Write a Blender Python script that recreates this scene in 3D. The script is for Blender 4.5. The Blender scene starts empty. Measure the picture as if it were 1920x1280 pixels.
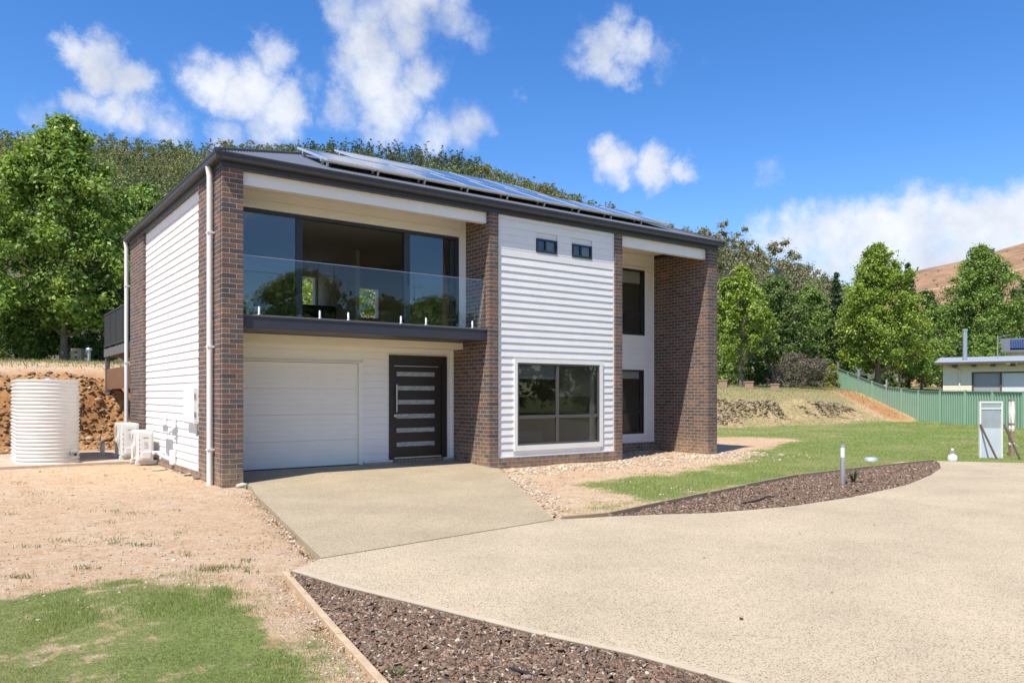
import bpy, math, random
import numpy as np
from mathutils import Vector, Matrix
random.seed(7)
rng = np.random.default_rng(11)
scene = bpy.context.scene
COL = scene.collection
# ------------------------------------------------------------------ camera
FPX, HY, CAMH = 1432.0, 740.0, 1.573
ANG = math.atan((2931 - 960) / FPX)
SA, CA = math.sin(ANG), math.cos(ANG)
CAMX, CAMY = -3.6587, -13.4353
cd = bpy.data.cameras.new('camera'); cam = bpy.data.objects.new('camera', cd); COL.objects.link(cam)
cam.location = (CAMX, CAMY, CAMH)
cam.rotation_euler = (math.radians(90), 0, -math.atan2(CA, SA))
cd.sensor_width = 36; cd.lens = FPX / 1920 * 36; cd.shift_y = 100 / 1920
cd.clip_start = 0.1; cd.clip_end = 6000
scene.camera = cam
FWD = Vector((CA, SA, 0)); RGT = Vector((SA, -CA, 0))
def pdir(px, py):
    v = FWD + RGT * ((px - 960) / FPX) + Vector((0, 0, (HY - py) / FPX)); return v.normalized()
def at(px, d, z=0.0):
    p = Vector((CAMX, CAMY, 0)) + FWD * d + RGT * ((px - 960) / FPX * d); return Vector((p.x, p.y, z))
def gp(px, py, z=0.0):
    return at(px, (CAMH - z) * FPX / (py - HY), z)
# ------------------------------------------------------------------ light
SUN = Vector((-0.55, -0.24, 1.0)).normalized()          # towards the sun
sl = bpy.data.lights.new('sun', 'SUN'); sl.energy = 4.3; sl.angle = math.radians(0.53); sl.color = (1.0, 0.935, 0.84)
so = bpy.data.objects.new('sun', sl); COL.objects.link(so)
so.rotation_euler = (-SUN).to_track_quat('-Z', 'Y').to_euler()
so.location = (0, 0, 40)
world = bpy.data.worlds.new('World'); scene.world = world; world.use_nodes = True
wn, wl = world.node_tree.nodes, world.node_tree.links
wn.clear()
def N(nt, t, **kw):
    n = nt.nodes.new(t)
    for k, v in kw.items():
        if k == 'inp':
            for a, b in v.items(): n.inputs[a].default_value = b
        else: setattr(n, k, v)
    return n
wt = world.node_tree
sky = N(wt, 'ShaderNodeTexSky', sky_type='NISHITA', sun_disc=False)
sky.sun_elevation = math.asin(SUN.z); sky.sun_rotation = math.atan2(SUN.x, SUN.y)
sky.altitude = 350; sky.air_density = 1.0; sky.dust_density = 0.35; sky.ozone_density = 2.6
tc = N(wt, 'ShaderNodeTexCoord')
nz = N(wt, 'ShaderNodeTexNoise', noise_dimensions='3D', inp={'Scale': 7.0, 'Detail': 7.0, 'Roughness': 0.6})
wl.new(tc.outputs['Generated'], nz.inputs['Vector'])
sub = N(wt, 'ShaderNodeVectorMath', operation='SUBTRACT'); sub.inputs[1].default_value = (0.5, 0.5, 0.5)
wl.new(nz.outputs['Color'], sub.inputs[0])
scl = N(wt, 'ShaderNodeVectorMath', operation='SCALE'); scl.inputs['Scale'].default_value = 0.05
wl.new(sub.outputs[0], scl.inputs[0])
nzb = N(wt, 'ShaderNodeTexNoise', noise_dimensions='3D', inp={'Scale': 26.0, 'Detail': 6.0, 'Roughness': 0.65}); wl.new(tc.outputs['Generated'], nzb.inputs['Vector'])
subb = N(wt, 'ShaderNodeVectorMath', operation='SUBTRACT'); subb.inputs[1].default_value = (0.5, 0.5, 0.5); wl.new(nzb.outputs['Color'], subb.inputs[0])
sclb = N(wt, 'ShaderNodeVectorMath', operation='SCALE'); sclb.inputs['Scale'].default_value = 0.055; wl.new(subb.outputs[0], sclb.inputs[0])
wva = N(wt, 'ShaderNodeVectorMath', operation='ADD'); wl.new(scl.outputs[0], wva.inputs[0]); wl.new(sclb.outputs[0], wva.inputs[1])
wv = N(wt, 'ShaderNodeVectorMath', operation='ADD')
wl.new(tc.outputs['Generated'], wv.inputs[0]); wl.new(wva.outputs[0], wv.inputs[1])
CLOUDS = [(760,5,85,1),(690,70,80,1),(700,135,95,1),(760,75,60,.8),(735,205,80,1),(790,150,60,.8),(650,25,60,.7),(850,40,60,.6),(880,250,60,.75),(815,255,50,.8),(650,190,60,.7),
 (190,112,62,1.05),(245,146,54,1),(145,98,44,.9),(150,182,42,.85),(200,203,52,.9),(255,228,56,.9),(320,250,56,.8),(390,148,58,.95),(455,178,70,1.05),(525,208,60,1),(490,245,46,.7),(505,105,52,.75),(480,85,34,.6),(575,160,48,.6),
 (1120,90,66,.9),(1160,140,46,.75),(1230,100,50,.6),(1150,15,36,.45),(1185,85,50,.8),(1145,300,50,1),(1160,328,34,.8),(1225,312,46,.95),(1282,312,32,.8),(1440,316,44,.42),(1330,98,34,.3),(960,190,26,.4),(75,205,50,.35),(430,265,50,.6),(545,150,40,.55),(905,70,46,.45),(700,20,60,.8),
 (1440,455,60,.7),(1500,448,75,1),(1570,440,80,1.15),(1640,435,80,1.2),(1710,428,85,1.25),(1790,425,85,1.25),(1870,418,90,1.25),(1940,412,90,1.25),(1640,490,85,1.15),(1540,500,70,1.05),(1920,490,110,1.1),(1760,490,100,1.15),(1480,490,50,.9),(2050,420,130,1),(2250,400,150,1),(60,200,40,.25),(-150,150,110,.8)]
prev = None
for (px, py, r, amp) in CLOUDS:
    d = pdir(px, py)
    rr = r / FPX / math.sqrt(1 + ((px - 960) / FPX) ** 2 + ((py - HY) / FPX) ** 2) * 1.12
    di = N(wt, 'ShaderNodeVectorMath', operation='DISTANCE'); di.inputs[1].default_value = d
    wl.new(wv.outputs[0], di.inputs[0])
    mr = N(wt, 'ShaderNodeMapRange', interpolation_type='SMOOTHSTEP')
    mr.inputs['From Min'].default_value = rr * 1.25; mr.inputs['From Max'].default_value = rr * 0.1
    mr.inputs['To Min'].default_value = 0; mr.inputs['To Max'].default_value = amp
    wl.new(di.outputs['Value'], mr.inputs['Value'])
    if prev is None: prev = mr.outputs[0]
    else:
        mx = N(wt, 'ShaderNodeMath', operation='MAXIMUM'); wl.new(prev, mx.inputs[0]); wl.new(mr.outputs[0], mx.inputs[1]); prev = mx.outputs[0]
# scattered clouds over the rest of the sky, of the same kind as in view
dt = N(wt, 'ShaderNodeVectorMath', operation='DOT_PRODUCT'); dt.inputs[1].default_value = FWD
wl.new(tc.outputs['Generated'], dt.inputs[0])
bm = N(wt, 'ShaderNodeMapRange'); bm.inputs['From Min'].default_value = 0.45; bm.inputs['From Max'].default_value = 0.25
wl.new(dt.outputs['Value'], bm.inputs['Value'])
n2 = N(wt, 'ShaderNodeTexNoise', inp={'Scale': 3.2, 'Detail': 6.0, 'Roughness': 0.55}); wl.new(tc.outputs['Generated'], n2.inputs['Vector'])
m2 = N(wt, 'ShaderNodeMapRange'); m2.inputs['From Min'].default_value = 0.56; m2.inputs['From Max'].default_value = 0.7
wl.new(n2.outputs['Fac'], m2.inputs['Value'])
mm = N(wt, 'ShaderNodeMath', operation='MULTIPLY'); wl.new(bm.outputs[0], mm.inputs[0]); wl.new(m2.outputs[0], mm.inputs[1])
mx = N(wt, 'ShaderNodeMath', operation='MAXIMUM'); wl.new(prev, mx.inputs[0]); wl.new(mm.outputs[0], mx.inputs[1])
nd = N(wt, 'ShaderNodeTexNoise', inp={'Scale': 16.0, 'Detail': 8.0, 'Roughness': 0.62}); wl.new(tc.outputs['Generated'], nd.inputs['Vector'])
na = N(wt, 'ShaderNodeMath', operation='MULTIPLY_ADD'); na.inputs[1].default_value = 1.5; na.inputs[2].default_value = -.80; wl.new(nd.outputs['Fac'], na.inputs[0])
gate = N(wt, 'ShaderNodeMath', operation='MULTIPLY', use_clamp=True); gate.inputs[1].default_value = 4.0; wl.new(mx.outputs[0], gate.inputs[0])
ng = N(wt, 'ShaderNodeMath', operation='MULTIPLY'); wl.new(na.outputs[0], ng.inputs[0]); wl.new(gate.outputs[0], ng.inputs[1])
ad = N(wt, 'ShaderNodeMath', operation='ADD'); wl.new(mx.outputs[0], ad.inputs[0]); wl.new(ng.outputs[0], ad.inputs[1])
cm = N(wt, 'ShaderNodeMapRange', interpolation_type='SMOOTHSTEP'); cm.inputs['From Min'].default_value = .09; cm.inputs['From Max'].default_value = 1.12; wl.new(ad.outputs[0], cm.inputs['Value'])
cf = N(wt, 'ShaderNodeMath', operation='MULTIPLY'); cf.inputs[1].default_value = 0.93; wl.new(cm.outputs[0], cf.inputs[0])
hs = N(wt, 'ShaderNodeHueSaturation'); hs.inputs['Hue'].default_value = 0.509; hs.inputs['Saturation'].default_value = 1.32; hs.inputs['Value'].default_value = .95
wl.new(sky.outputs[0], hs.inputs['Color'])
nsh = N(wt, 'ShaderNodeTexNoise', inp={'Scale': 11.0, 'Detail': 7.0, 'Roughness': 0.6}); wl.new(tc.outputs['Generated'], nsh.inputs['Vector'])
msh = N(wt, 'ShaderNodeMapRange'); msh.inputs['From Min'].default_value = .35; msh.inputs['From Max'].default_value = .62; wl.new(nsh.outputs['Fac'], msh.inputs['Value'])
csh = N(wt, 'ShaderNodeMix', data_type='RGBA'); csh.inputs[6].default_value = (3.15, 3.35, 3.75, 1); csh.inputs[7].default_value = (4.45, 4.55, 4.75, 1); wl.new(msh.outputs[0], csh.inputs[0])
mc = N(wt, 'ShaderNodeMix', data_type='RGBA'); wl.new(csh.outputs[2], mc.inputs[7])
wl.new(cf.outputs[0], mc.inputs[0]); wl.new(hs.outputs[0], mc.inputs[6])
bg = N(wt, 'ShaderNodeBackground'); bg.inputs['Strength'].default_value = 0.15
wl.new(mc.outputs[2], bg.inputs['Color'])
wo = N(wt, 'ShaderNodeOutputWorld'); wl.new(bg.outputs[0], wo.inputs['Surface'])
scene.view_settings.view_transform = 'Standard'; scene.view_settings.look = 'None'
scene.view_settings.exposure = 0.56; scene.view_settings.gamma = 1; scene.view_settings.use_curve_mapping = False
scene.cycles.max_bounces = 8; scene.cycles.transparent_max_bounces = 12; scene.cycles.caustics_reflective = False; scene.cycles.caustics_refractive = False
scene.cycles.sample_clamp_indirect = 6

# ------------------------------------------------------------------ helpers
def tag(o, label=None, cat=None, group=None, kind=None):
    if label: o['label'] = label
    if cat: o['category'] = cat
    if group: o['group'] = group
    if kind: o['kind'] = kind
    return o
def link(name, me, parent=None, kind=None):
    o = bpy.data.objects.new(name, me); COL.objects.link(o)
    if parent is not None: o.parent = parent
    if kind: o['kind'] = kind
    return o
def empty(name, loc=(0,0,0), rz=0, label=None, cat=None, group=None):
    o = bpy.data.objects.new(name, None); COL.objects.link(o); o.location = loc; o.rotation_euler = (0,0,rz)
    o.empty_display_size = .2
    return tag(o, label, cat, group)
def npmesh(name, V, F, mat, tint=None, smooth=False):
    """V (n,3), F (m,k) all faces k-gons; tint (m,4) per face"""
    me = bpy.data.meshes.new(name)
    V = np.asarray(V, np.float32); F = np.asarray(F, np.int32); m, k = F.shape
    me.vertices.add(len(V)); me.vertices.foreach_set('co', V.ravel())
    me.loops.add(m * k); me.loops.foreach_set('vertex_index', F.ravel())
    me.polygons.add(m); me.polygons.foreach_set('loop_start', np.arange(m, dtype=np.int32) * k)
    me.update(calc_edges=True)
    if smooth: me.polygons.foreach_set('use_smooth', np.ones(m, bool))
    if tint is not None:
        a = me.attributes.new('tint', 'FLOAT_COLOR', 'FACE'); a.data.foreach_set('color', np.asarray(tint, np.float32).ravel())
    if mat: me.materials.append(mat)
    me.validate()
    return me
class MB:
    def __init__(s): s.v = []; s.f = []; s.t = []
    def face(s, pts, tint=None):
        b = len(s.v); s.v += [tuple(p) for p in pts]; s.f.append(tuple(range(b, b + len(pts)))); s.t.append(tint)
    def box(s, x0, x1, y0, y1, z0, z1, tint=None, M=None):
        b = len(s.v)
        P = [(x0,y0,z0),(x1,y0,z0),(x1,y1,z0),(x0,y1,z0),(x0,y0,z1),(x1,y0,z1),(x1,y1,z1),(x0,y1,z1)]
        if M is not None: P = [tuple(M @ Vector(p)) for p in P]
        s.v += P
        for q in ((0,3,2,1),(4,5,6,7),(0,1,5,4),(1,2,6,5),(2,3,7,6),(3,0,4,7)):
            s.f.append(tuple(b + i for i in q)); s.t.append(tint)
        return s
    def prism(s, prof, a, b, axis='x', tint=None):
        """prof list of 2D points; extruded along axis from a to b. axis x: prof=(y,z); y: prof=(x,z); z: prof=(x,y)"""
        def mk(p, t):
            return {'x': (t, p[0], p[1]), 'y': (p[0], t, p[1]), 'z': (p[0], p[1], t)}[axis]
        n = len(prof); k = len(s.v)
        s.v += [mk(p, a) for p in prof] + [mk(p, b) for p in prof]
        for i in range(n):
            j = (i + 1) % n; s.f.append((k + i, k + j, k + n + j, k + n + i)); s.t.append(tint)
        s.f.append(tuple(k + i for i in range(n))[::-1]); s.t.append(tint)
        s.f.append(tuple(k + n + i for i in range(n))); s.t.append(tint)
        return s
    def tube(s, pts, rad, n=10, caps=True, tint=None):
        pts = [Vector(p) for p in pts]
        if not hasattr(rad, '__len__'): rad = [rad] * len(pts)
        rings = []
        for i, p in enumerate(pts):
            d = (pts[min(i + 1, len(pts) - 1)] - pts[max(i - 1, 0)]).normalized()
            if i == 0:
                u = d.cross(Vector((0, 0, 1)))
                if u.length < .05: u = Vector((1, 0, 0))
            u = u - d * u.dot(d)
            if u.length < 1e-4: u = d.orthogonal()
            u.normalize(); w = u.cross(d)
            k = len(s.v); rings.append(k)
            for j in range(n):
                a = 2 * math.pi * j / n
                s.v.append(tuple(p + (u * math.cos(a) + w * math.sin(a)) * rad[i]))
        for a, b in zip(rings, rings[1:]):
            for j in range(n):
                s.f.append((a + j, a + (j + 1) % n, b + (j + 1) % n, b + j)); s.t.append(tint)
        if caps:
            s._cap(rings[0], n, True, tint); s._cap(rings[-1], n, False, tint)
        return s
    def _cap(s, r, n, rev, tint):
        k = len(s.v); s.v += [s.v[r + j] for j in range(n)]; f = tuple(k + j for j in range(n))
        s.f.append(f[::-1] if rev else f); s.t.append(tint)
    def lathe(s, prof, cx, cy, n=20, tint=None):
        rings = []
        for r, z in prof:
            k = len(s.v); rings.append(k)
            for j in range(n):
                a = 2 * math.pi * j / n; s.v.append((cx + r * math.cos(a), cy + r * math.sin(a), z))
        for a, b in zip(rings, rings[1:]):
            for j in range(n): s.f.append((a + j, a + (j + 1) % n, b + (j + 1) % n, b + j)); s.t.append(tint)
        s._cap(rings[0], n, True, tint); s._cap(rings[-1], n, False, tint)
        return s
    def mesh(s, name, mat, smooth=False, bevel=0):
        me = bpy.data.meshes.new(name); me.from_pydata(s.v, [], s.f); me.update()
        if any(t is not None for t in s.t):
            a = me.attributes.new('tint', 'FLOAT_COLOR', 'FACE')
            a.data.foreach_set('color', np.array([(*(t or (.5,.5,.5)), 1) for t in s.t], np.float32).ravel())
        if smooth:
            me.polygons.foreach_set('use_smooth', np.array([len(f) <= 4 for f in s.f]))
        if mat: me.materials.append(mat)
        return me
    def build(s, name, mat, parent=None, smooth=False, kind=None, bevel=0):
        o = link(name, s.mesh(name, mat, smooth), parent, kind)
        if bevel:
            m = o.modifiers.new('bevel', 'BEVEL'); m.width = bevel; m.segments = 2; m.limit_method = 'ANGLE'
        return o
def bx(name, mat, parent, x0, x1, y0, y1, z0, z1, bevel=0, M=None, kind=None):
    return MB().box(x0, x1, y0, y1, z0, z1, M=M).build(name, mat, parent, bevel=bevel, kind=kind)

# value noise
def _h(ix, iy, seed):
    n = (ix.astype(np.int64) * 374761393 + iy.astype(np.int64) * 668265263 + seed * 974711) & 0x7fffffff
    n = ((n ^ (n >> 13)) * 1274126177) & 0x7fffffff
    return ((n ^ (n >> 16)) & 0xffff) / 65535.0
def vnoise(x, y, seed=0):
    x = np.asarray(x, float); y = np.asarray(y, float)
    ix, iy = np.floor(x), np.floor(y); fx, fy = x - ix, y - iy
    fx = fx * fx * (3 - 2 * fx); fy = fy * fy * (3 - 2 * fy)
    ix = ix.astype(np.int64); iy = iy.astype(np.int64)
    a, b, c, d = _h(ix, iy, seed), _h(ix + 1, iy, seed), _h(ix, iy + 1, seed), _h(ix + 1, iy + 1, seed)
    return (a * (1 - fx) + b * fx) * (1 - fy) + (c * (1 - fx) + d * fx) * fy
def fbm(x, y, seed=0, oct=4):
    s = 0; a = 0.5; t = 0
    for o in range(oct):
        s = s + a * vnoise(np.asarray(x) * 2 ** o, np.asarray(y) * 2 ** o, seed + o * 17); t += a; a *= .5
    return s / t
def inpoly(x, y, poly):
    x = np.asarray(x); y = np.asarray(y); r = np.zeros(x.shape, bool); n = len(poly)
    for i in range(n):
        x1, y1 = poly[i]; x2, y2 = poly[(i + 1) % n]
        c = ((y1 > y) != (y2 > y)) & (x < (x2 - x1) * (y - y1) / ((y2 - y1) + 1e-12) + x1); r ^= c
    return r
def polydist(x, y, poly):
    """signed distance, positive inside"""
    d = np.full(np.shape(x), 1e9); n = len(poly)
    for i in range(n):
        x1, y1 = poly[i]; x2, y2 = poly[(i + 1) % n]; dx, dy = x2 - x1, y2 - y1
        t = np.clip(((x - x1) * dx + (y - y1) * dy) / (dx * dx + dy * dy + 1e-12), 0, 1)
        d = np.minimum(d, np.hypot(x - x1 - t * dx, y - y1 - t * dy))
    return np.where(inpoly(x, y, poly), d, -d)
def sstep(a, b, x):
    t = np.clip((x - a) / (b - a), 0, 1); return t * t * (3 - 2 * t)

# ------------------------------------------------------------------ materials
def mat_new(name):
    m = bpy.data.materials.new(name); m.use_nodes = True
    return m, m.node_tree, m.node_tree.nodes['Principled BSDF']
def pm(name, col, rough=.6, var=0.0, scale=20, bump=0, bscale=60, metal=0, tint=False, spec=.5, stretch=None, col2=None, detail=4, coord='Object', btype='noise', soil=0):
    m, nt, b = mat_new(name); L = nt.links
    b.inputs['Roughness'].default_value = rough; b.inputs['Metallic'].default_value = metal; b.inputs['Specular IOR Level'].default_value = spec
    tc = N(nt, 'ShaderNodeTexCoord'); src = tc.outputs[coord]
    if stretch:
        mp = N(nt, 'ShaderNodeMapping'); mp.inputs['Scale'].default_value = stretch; L.new(src, mp.inputs['Vector']); src = mp.outputs[0]
    if tint:
        at_ = N(nt, 'ShaderNodeAttribute', attribute_name='tint'); c = at_.outputs['Color']
    else:
        rg = N(nt, 'ShaderNodeRGB'); rg.outputs[0].default_value = (*col, 1); c = rg.outputs[0]
    if col2 is not None:
        n0 = N(nt, 'ShaderNodeTexNoise', inp={'Scale': scale * .37, 'Detail': detail}); L.new(src, n0.inputs['Vector'])
        r0 = N(nt, 'ShaderNodeMapRange'); r0.inputs['From Min'].default_value = .4; r0.inputs['From Max'].default_value = .6; L.new(n0.outputs['Fac'], r0.inputs['Value'])
        mi = N(nt, 'ShaderNodeMix', data_type='RGBA'); mi.inputs[7].default_value = (*col2, 1); L.new(r0.outputs[0], mi.inputs[0]); L.new(c, mi.inputs[6]); c = mi.outputs[2]
    if var:
        n = N(nt, 'ShaderNodeTexNoise', inp={'Scale': scale, 'Detail': detail, 'Roughness': .6}); L.new(src, n.inputs['Vector'])
        r = N(nt, 'ShaderNodeMapRange'); r.inputs['From Min'].default_value = .25; r.inputs['From Max'].default_value = .75
        r.inputs['To Min'].default_value = 1 - var; r.inputs['To Max'].default_value = 1 + var; L.new(n.outputs['Fac'], r.inputs['Value'])
        mu = N(nt, 'ShaderNodeVectorMath', operation='SCALE'); L.new(c, mu.inputs[0]); L.new(r.outputs[0], mu.inputs['Scale']); c = mu.outputs[0]
    if soil:
        ge = N(nt, 'ShaderNodeNewGeometry'); sx = N(nt, 'ShaderNodeSeparateXYZ'); L.new(ge.outputs['Position'], sx.inputs[0])
        zr_ = N(nt, 'ShaderNodeMapRange', interpolation_type='SMOOTHSTEP'); zr_.inputs['From Min'].default_value = .75; zr_.inputs['From Max'].default_value = .02; L.new(sx.outputs['Z'], zr_.inputs['Value'])
        ns = N(nt, 'ShaderNodeTexNoise', inp={'Scale': 5.0, 'Detail': 8, 'Roughness': .75}); L.new(ge.outputs['Position'], ns.inputs['Vector'])
        nr = N(nt, 'ShaderNodeMapRange'); nr.inputs['From Min'].default_value = .38; nr.inputs['From Max'].default_value = .68; nr.inputs['To Max'].default_value = soil; L.new(ns.outputs['Fac'], nr.inputs['Value'])
        ml = N(nt, 'ShaderNodeMath', operation='MULTIPLY'); L.new(zr_.outputs[0], ml.inputs[0]); L.new(nr.outputs[0], ml.inputs[1])
        ms = N(nt, 'ShaderNodeMix', data_type='RGBA'); ms.inputs[7].default_value = (.48,.34,.20,1); L.new(ml.outputs[0], ms.inputs[0]); L.new(c, ms.inputs[6]); c = ms.outputs[2]
    L.new(c, b.inputs['Base Color'])
    if bump:
        n = N(nt, 'ShaderNodeTexNoise', inp={'Scale': bscale, 'Detail': 5, 'Roughness': .65}); L.new(src, n.inputs['Vector'])
        bu = N(nt, 'ShaderNodeBump'); bu.inputs['Strength'].default_value = bump; bu.inputs['Distance'].default_value = .02
        L.new(n.outputs['Fac'], bu.inputs['Height']); L.new(bu.outputs[0], b.inputs['Normal'])
    return m
M = {}
M['brick'] = pm('brick_clay', (.13,.09,.075), .85, .22, 30, .25, 60, tint=True, spec=.25, soil=.75)
M['mortar'] = pm('mortar', (.46,.375,.31), .95, .10, 15, .2, 90, spec=.2, soil=.6)
M['white'] = pm('white_weatherboard_paint', (.79,.775,.74), .5, var=.035, scale=2.5, bump=.06, bscale=140, soil=.28)
M['trim'] = pm('white_trim_paint', (.80,.785,.75), .45, .03, 3)
M['cream'] = pm('cream_door_steel', (.83,.80,.73), .45, .03, 3, .08, 200)
M['soffit'] = pm('soffit_paint', (.83,.79,.66), .7, .03, 3)
M['char'] = pm('charcoal_powdercoat', (.030,.031,.036), .38, .12, 4)
M['charw'] = pm('weathered_charcoal_steel', (.045,.044,.043), .5, .2, 6)
M['navy'] = pm('dark_grey_slab_edge_paint', (.036,.038,.048), .45, .12, 2)
M['bronze'] = pm('bronze_window_aluminium', (.11,.105,.10), .35, .06, 6, metal=.3)
M['doorp'] = pm('black_brown_door_paint', (.022,.017,.015), .42, .15, 6, .05, 80, stretch=(1,1,8))
M['steel'] = pm('brushed_steel', (.62,.61,.59), .42, .08, 40, metal=.85, stretch=(1,1,.05))
M['roof'] = pm('grey_roof_steel', (.155,.165,.18), .42, .08, 3, metal=.25)
M['galv'] = pm('galvanised_steel', (.42,.44,.46), .42, .12, 12, metal=.6)
M['pvc'] = pm('white_pipe_paint', (.76,.755,.72), .42, .04, 5)
M['acw'] = pm('ivory_unit_enamel', (.70,.685,.64), .45, .04, 6)
M['acg'] = pm('grey_grille_plastic', (.30,.29,.27), .6, .1, 20)
M['black'] = pm('black_rubber', (.015,.015,.016), .6, .1, 20)
M['tank'] = pm('cream_tank_steel', (.74,.705,.64), .42, .05, 3)
M['conc'] = pm('grey_concrete', (.38,.36,.32), .9, .2, 9, .3, 50)
M['timber'] = pm('weathered_treated_pine', (.36,.25,.14), .85, .25, 14, .4, 40, stretch=(1,1,6), col2=(.28,.22,.15))
M['dtimber'] = pm('dark_weathered_timber', (.10,.075,.055), .85, .3, 10, .4, 40)
M['deckwood'] = pm('grey_deck_timber', (.13,.125,.12), .8, .25, 10, .3, 40)
M['green'] = pm('green_fence_steel', (.225,.37,.25), .45, .05, 1.5)
M['dgreen'] = pm('dark_green_fence_steel', (.14,.25,.17), .45, .05, 2)
M['creamwall'] = pm('cream_neighbour_paint', (.76,.68,.50), .6, .05, 3)
M['plaster'] = pm('interior_plaster', (.66,.63,.57), .85, .03, 2)
M['ifloor'] = pm('interior_timber_floor', (.11,.08,.06), .6, .2, 6, stretch=(6,1,1))
M['blind'] = pm('pale_roller_blind', (.62,.62,.60), .8, .04, 6)
M['greyblind'] = pm('grey_roller_blind', (.30,.30,.30), .8, .04, 6)
M['dark'] = pm('dark_furniture', (.012,.012,.013), .35, .1, 5)
M['bark'] = pm('tree_bark', (.17,.13,.10), .95, .35, 9, .8, 22, stretch=(1,1,.25))
M['palebark'] = pm('pale_gum_bark', (.30,.26,.21), .9, .35, 6, .5, 16, stretch=(1,1,.25))
M['stone'] = pm('pale_rubble_stone', (.4,.35,.27), .92, .25, 25, .5, 60, tint=True)
M['terra'] = pm('terracotta_block', (.34,.22,.15), .9, .25, 15, .3, 40)
M['rust'] = pm('rusty_brown_board', (.20,.095,.04), .85, .2, 4)
M['dusty'] = pm('dusty_pine_edging', (.52,.38,.235), .9, .2, 12, .4, 40)
M['dslab'] = pm('dusty_concrete', (.47,.38,.27), .92, .2, 5, .3, 50)
M['border'] = pm('smooth_concrete_border', (.50,.415,.285), .85, .1, 8, .15, 120)
M['proof'] = pm('pale_grey_cottage_roof', (.34,.37,.40), .5, .08, 2)
M['sheet'] = pm('pale_blue_grey_sheet', (.55,.60,.63), .4, .05, 4)
def leafmat(name, transl=.32, rough=.46):
    m, nt, b = mat_new(name); L = nt.links
    a = N(nt, 'ShaderNodeAttribute', attribute_name='tint')
    b.inputs['Roughness'].default_value = rough; b.inputs['Specular IOR Level'].default_value = .38
    L.new(a.outputs['Color'], b.inputs['Base Color'])
    t = N(nt, 'ShaderNodeBsdfTranslucent')
    h = N(nt, 'ShaderNodeHueSaturation'); h.inputs['Value'].default_value = 1.35; h.inputs['Saturation'].default_value = 1.1; h.inputs['Hue'].default_value = .485
    L.new(a.outputs['Color'], h.inputs['Color']); L.new(h.outputs[0], t.inputs['Color'])
    mx = N(nt, 'ShaderNodeMixShader'); mx.inputs[0].default_value = transl
    L.new(b.outputs[0], mx.inputs[1]); L.new(t.outputs[0], mx.inputs[2]); L.new(mx.outputs[0], nt.nodes['Material Output'].inputs['Surface'])
    return m
M['leaf'] = leafmat('leaf_green')
M['gumleaf'] = leafmat('gum_leaf', .2, .55)
M['grass'] = leafmat('grass_blade', .3, .6)
def glassmat(name, tint, ior=1.5):
    m, nt, b = mat_new(name); L = nt.links; nt.nodes.remove(b)
    fr = N(nt, 'ShaderNodeFresnel'); ge = N(nt, 'ShaderNodeNewGeometry'); mi = N(nt, 'ShaderNodeMix', data_type='FLOAT')
    mi.inputs[2].default_value = ior; mi.inputs[3].default_value = 1 / ior; L.new(ge.outputs['Backfacing'], mi.inputs[0]); L.new(mi.outputs[0], fr.inputs['IOR'])
    tr = N(nt, 'ShaderNodeBsdfTransparent'); tr.inputs['Color'].default_value = (*tint, 1)
    gl = N(nt, 'ShaderNodeBsdfGlossy'); gl.inputs['Roughness'].default_value = 0.0; gl.inputs['Color'].default_value = (.95,.97,1,1)
    mx = N(nt, 'ShaderNodeMixShader'); L.new(fr.outputs[0], mx.inputs[0]); L.new(tr.outputs[0], mx.inputs[1]); L.new(gl.outputs[0], mx.inputs[2])
    L.new(mx.outputs[0], nt.nodes['Material Output'].inputs['Surface']); return m
M['glass'] = glassmat('window_glass', (.82,.84,.83), 1.72)
M['lglass'] = glassmat('dark_low_window_glass', (.74,.75,.73), 1.47)
M['bglass'] = glassmat('balustrade_glass', (.965,.985,.975), 1.42)
M['frost'] = pm('frosted_door_glass', (.30,.34,.34), .18, .35, 9, .1, 40, stretch=(1,1,3))
M['mirrorpanel'] = pm('grey_sheet_glass', (.33,.38,.39), .2, .12, 5)
def solar():
    m, nt, b = mat_new('solar_cell_glass'); L = nt.links
    tc = N(nt, 'ShaderNodeTexCoord')
    br = N(nt, 'ShaderNodeTexBrick', offset=0.0, inp={'Scale': 1.0, 'Mortar Size': .004, 'Brick Width': .162, 'Row Height': .162})
    br.inputs['Color1'].default_value = (.018,.028,.07,1); br.inputs['Color2'].default_value = (.022,.033,.08,1); br.inputs['Mortar'].default_value = (.30,.32,.36,1)
    L.new(tc.outputs['Object'], br.inputs['Vector']); L.new(br.outputs['Color'], b.inputs['Base Color'])
    b.inputs['Roughness'].default_value = .12; b.inputs['Coat Weight'].default_value = .6; b.inputs['Coat Roughness'].default_value = .04
    return m
M['solar'] = solar()
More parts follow.
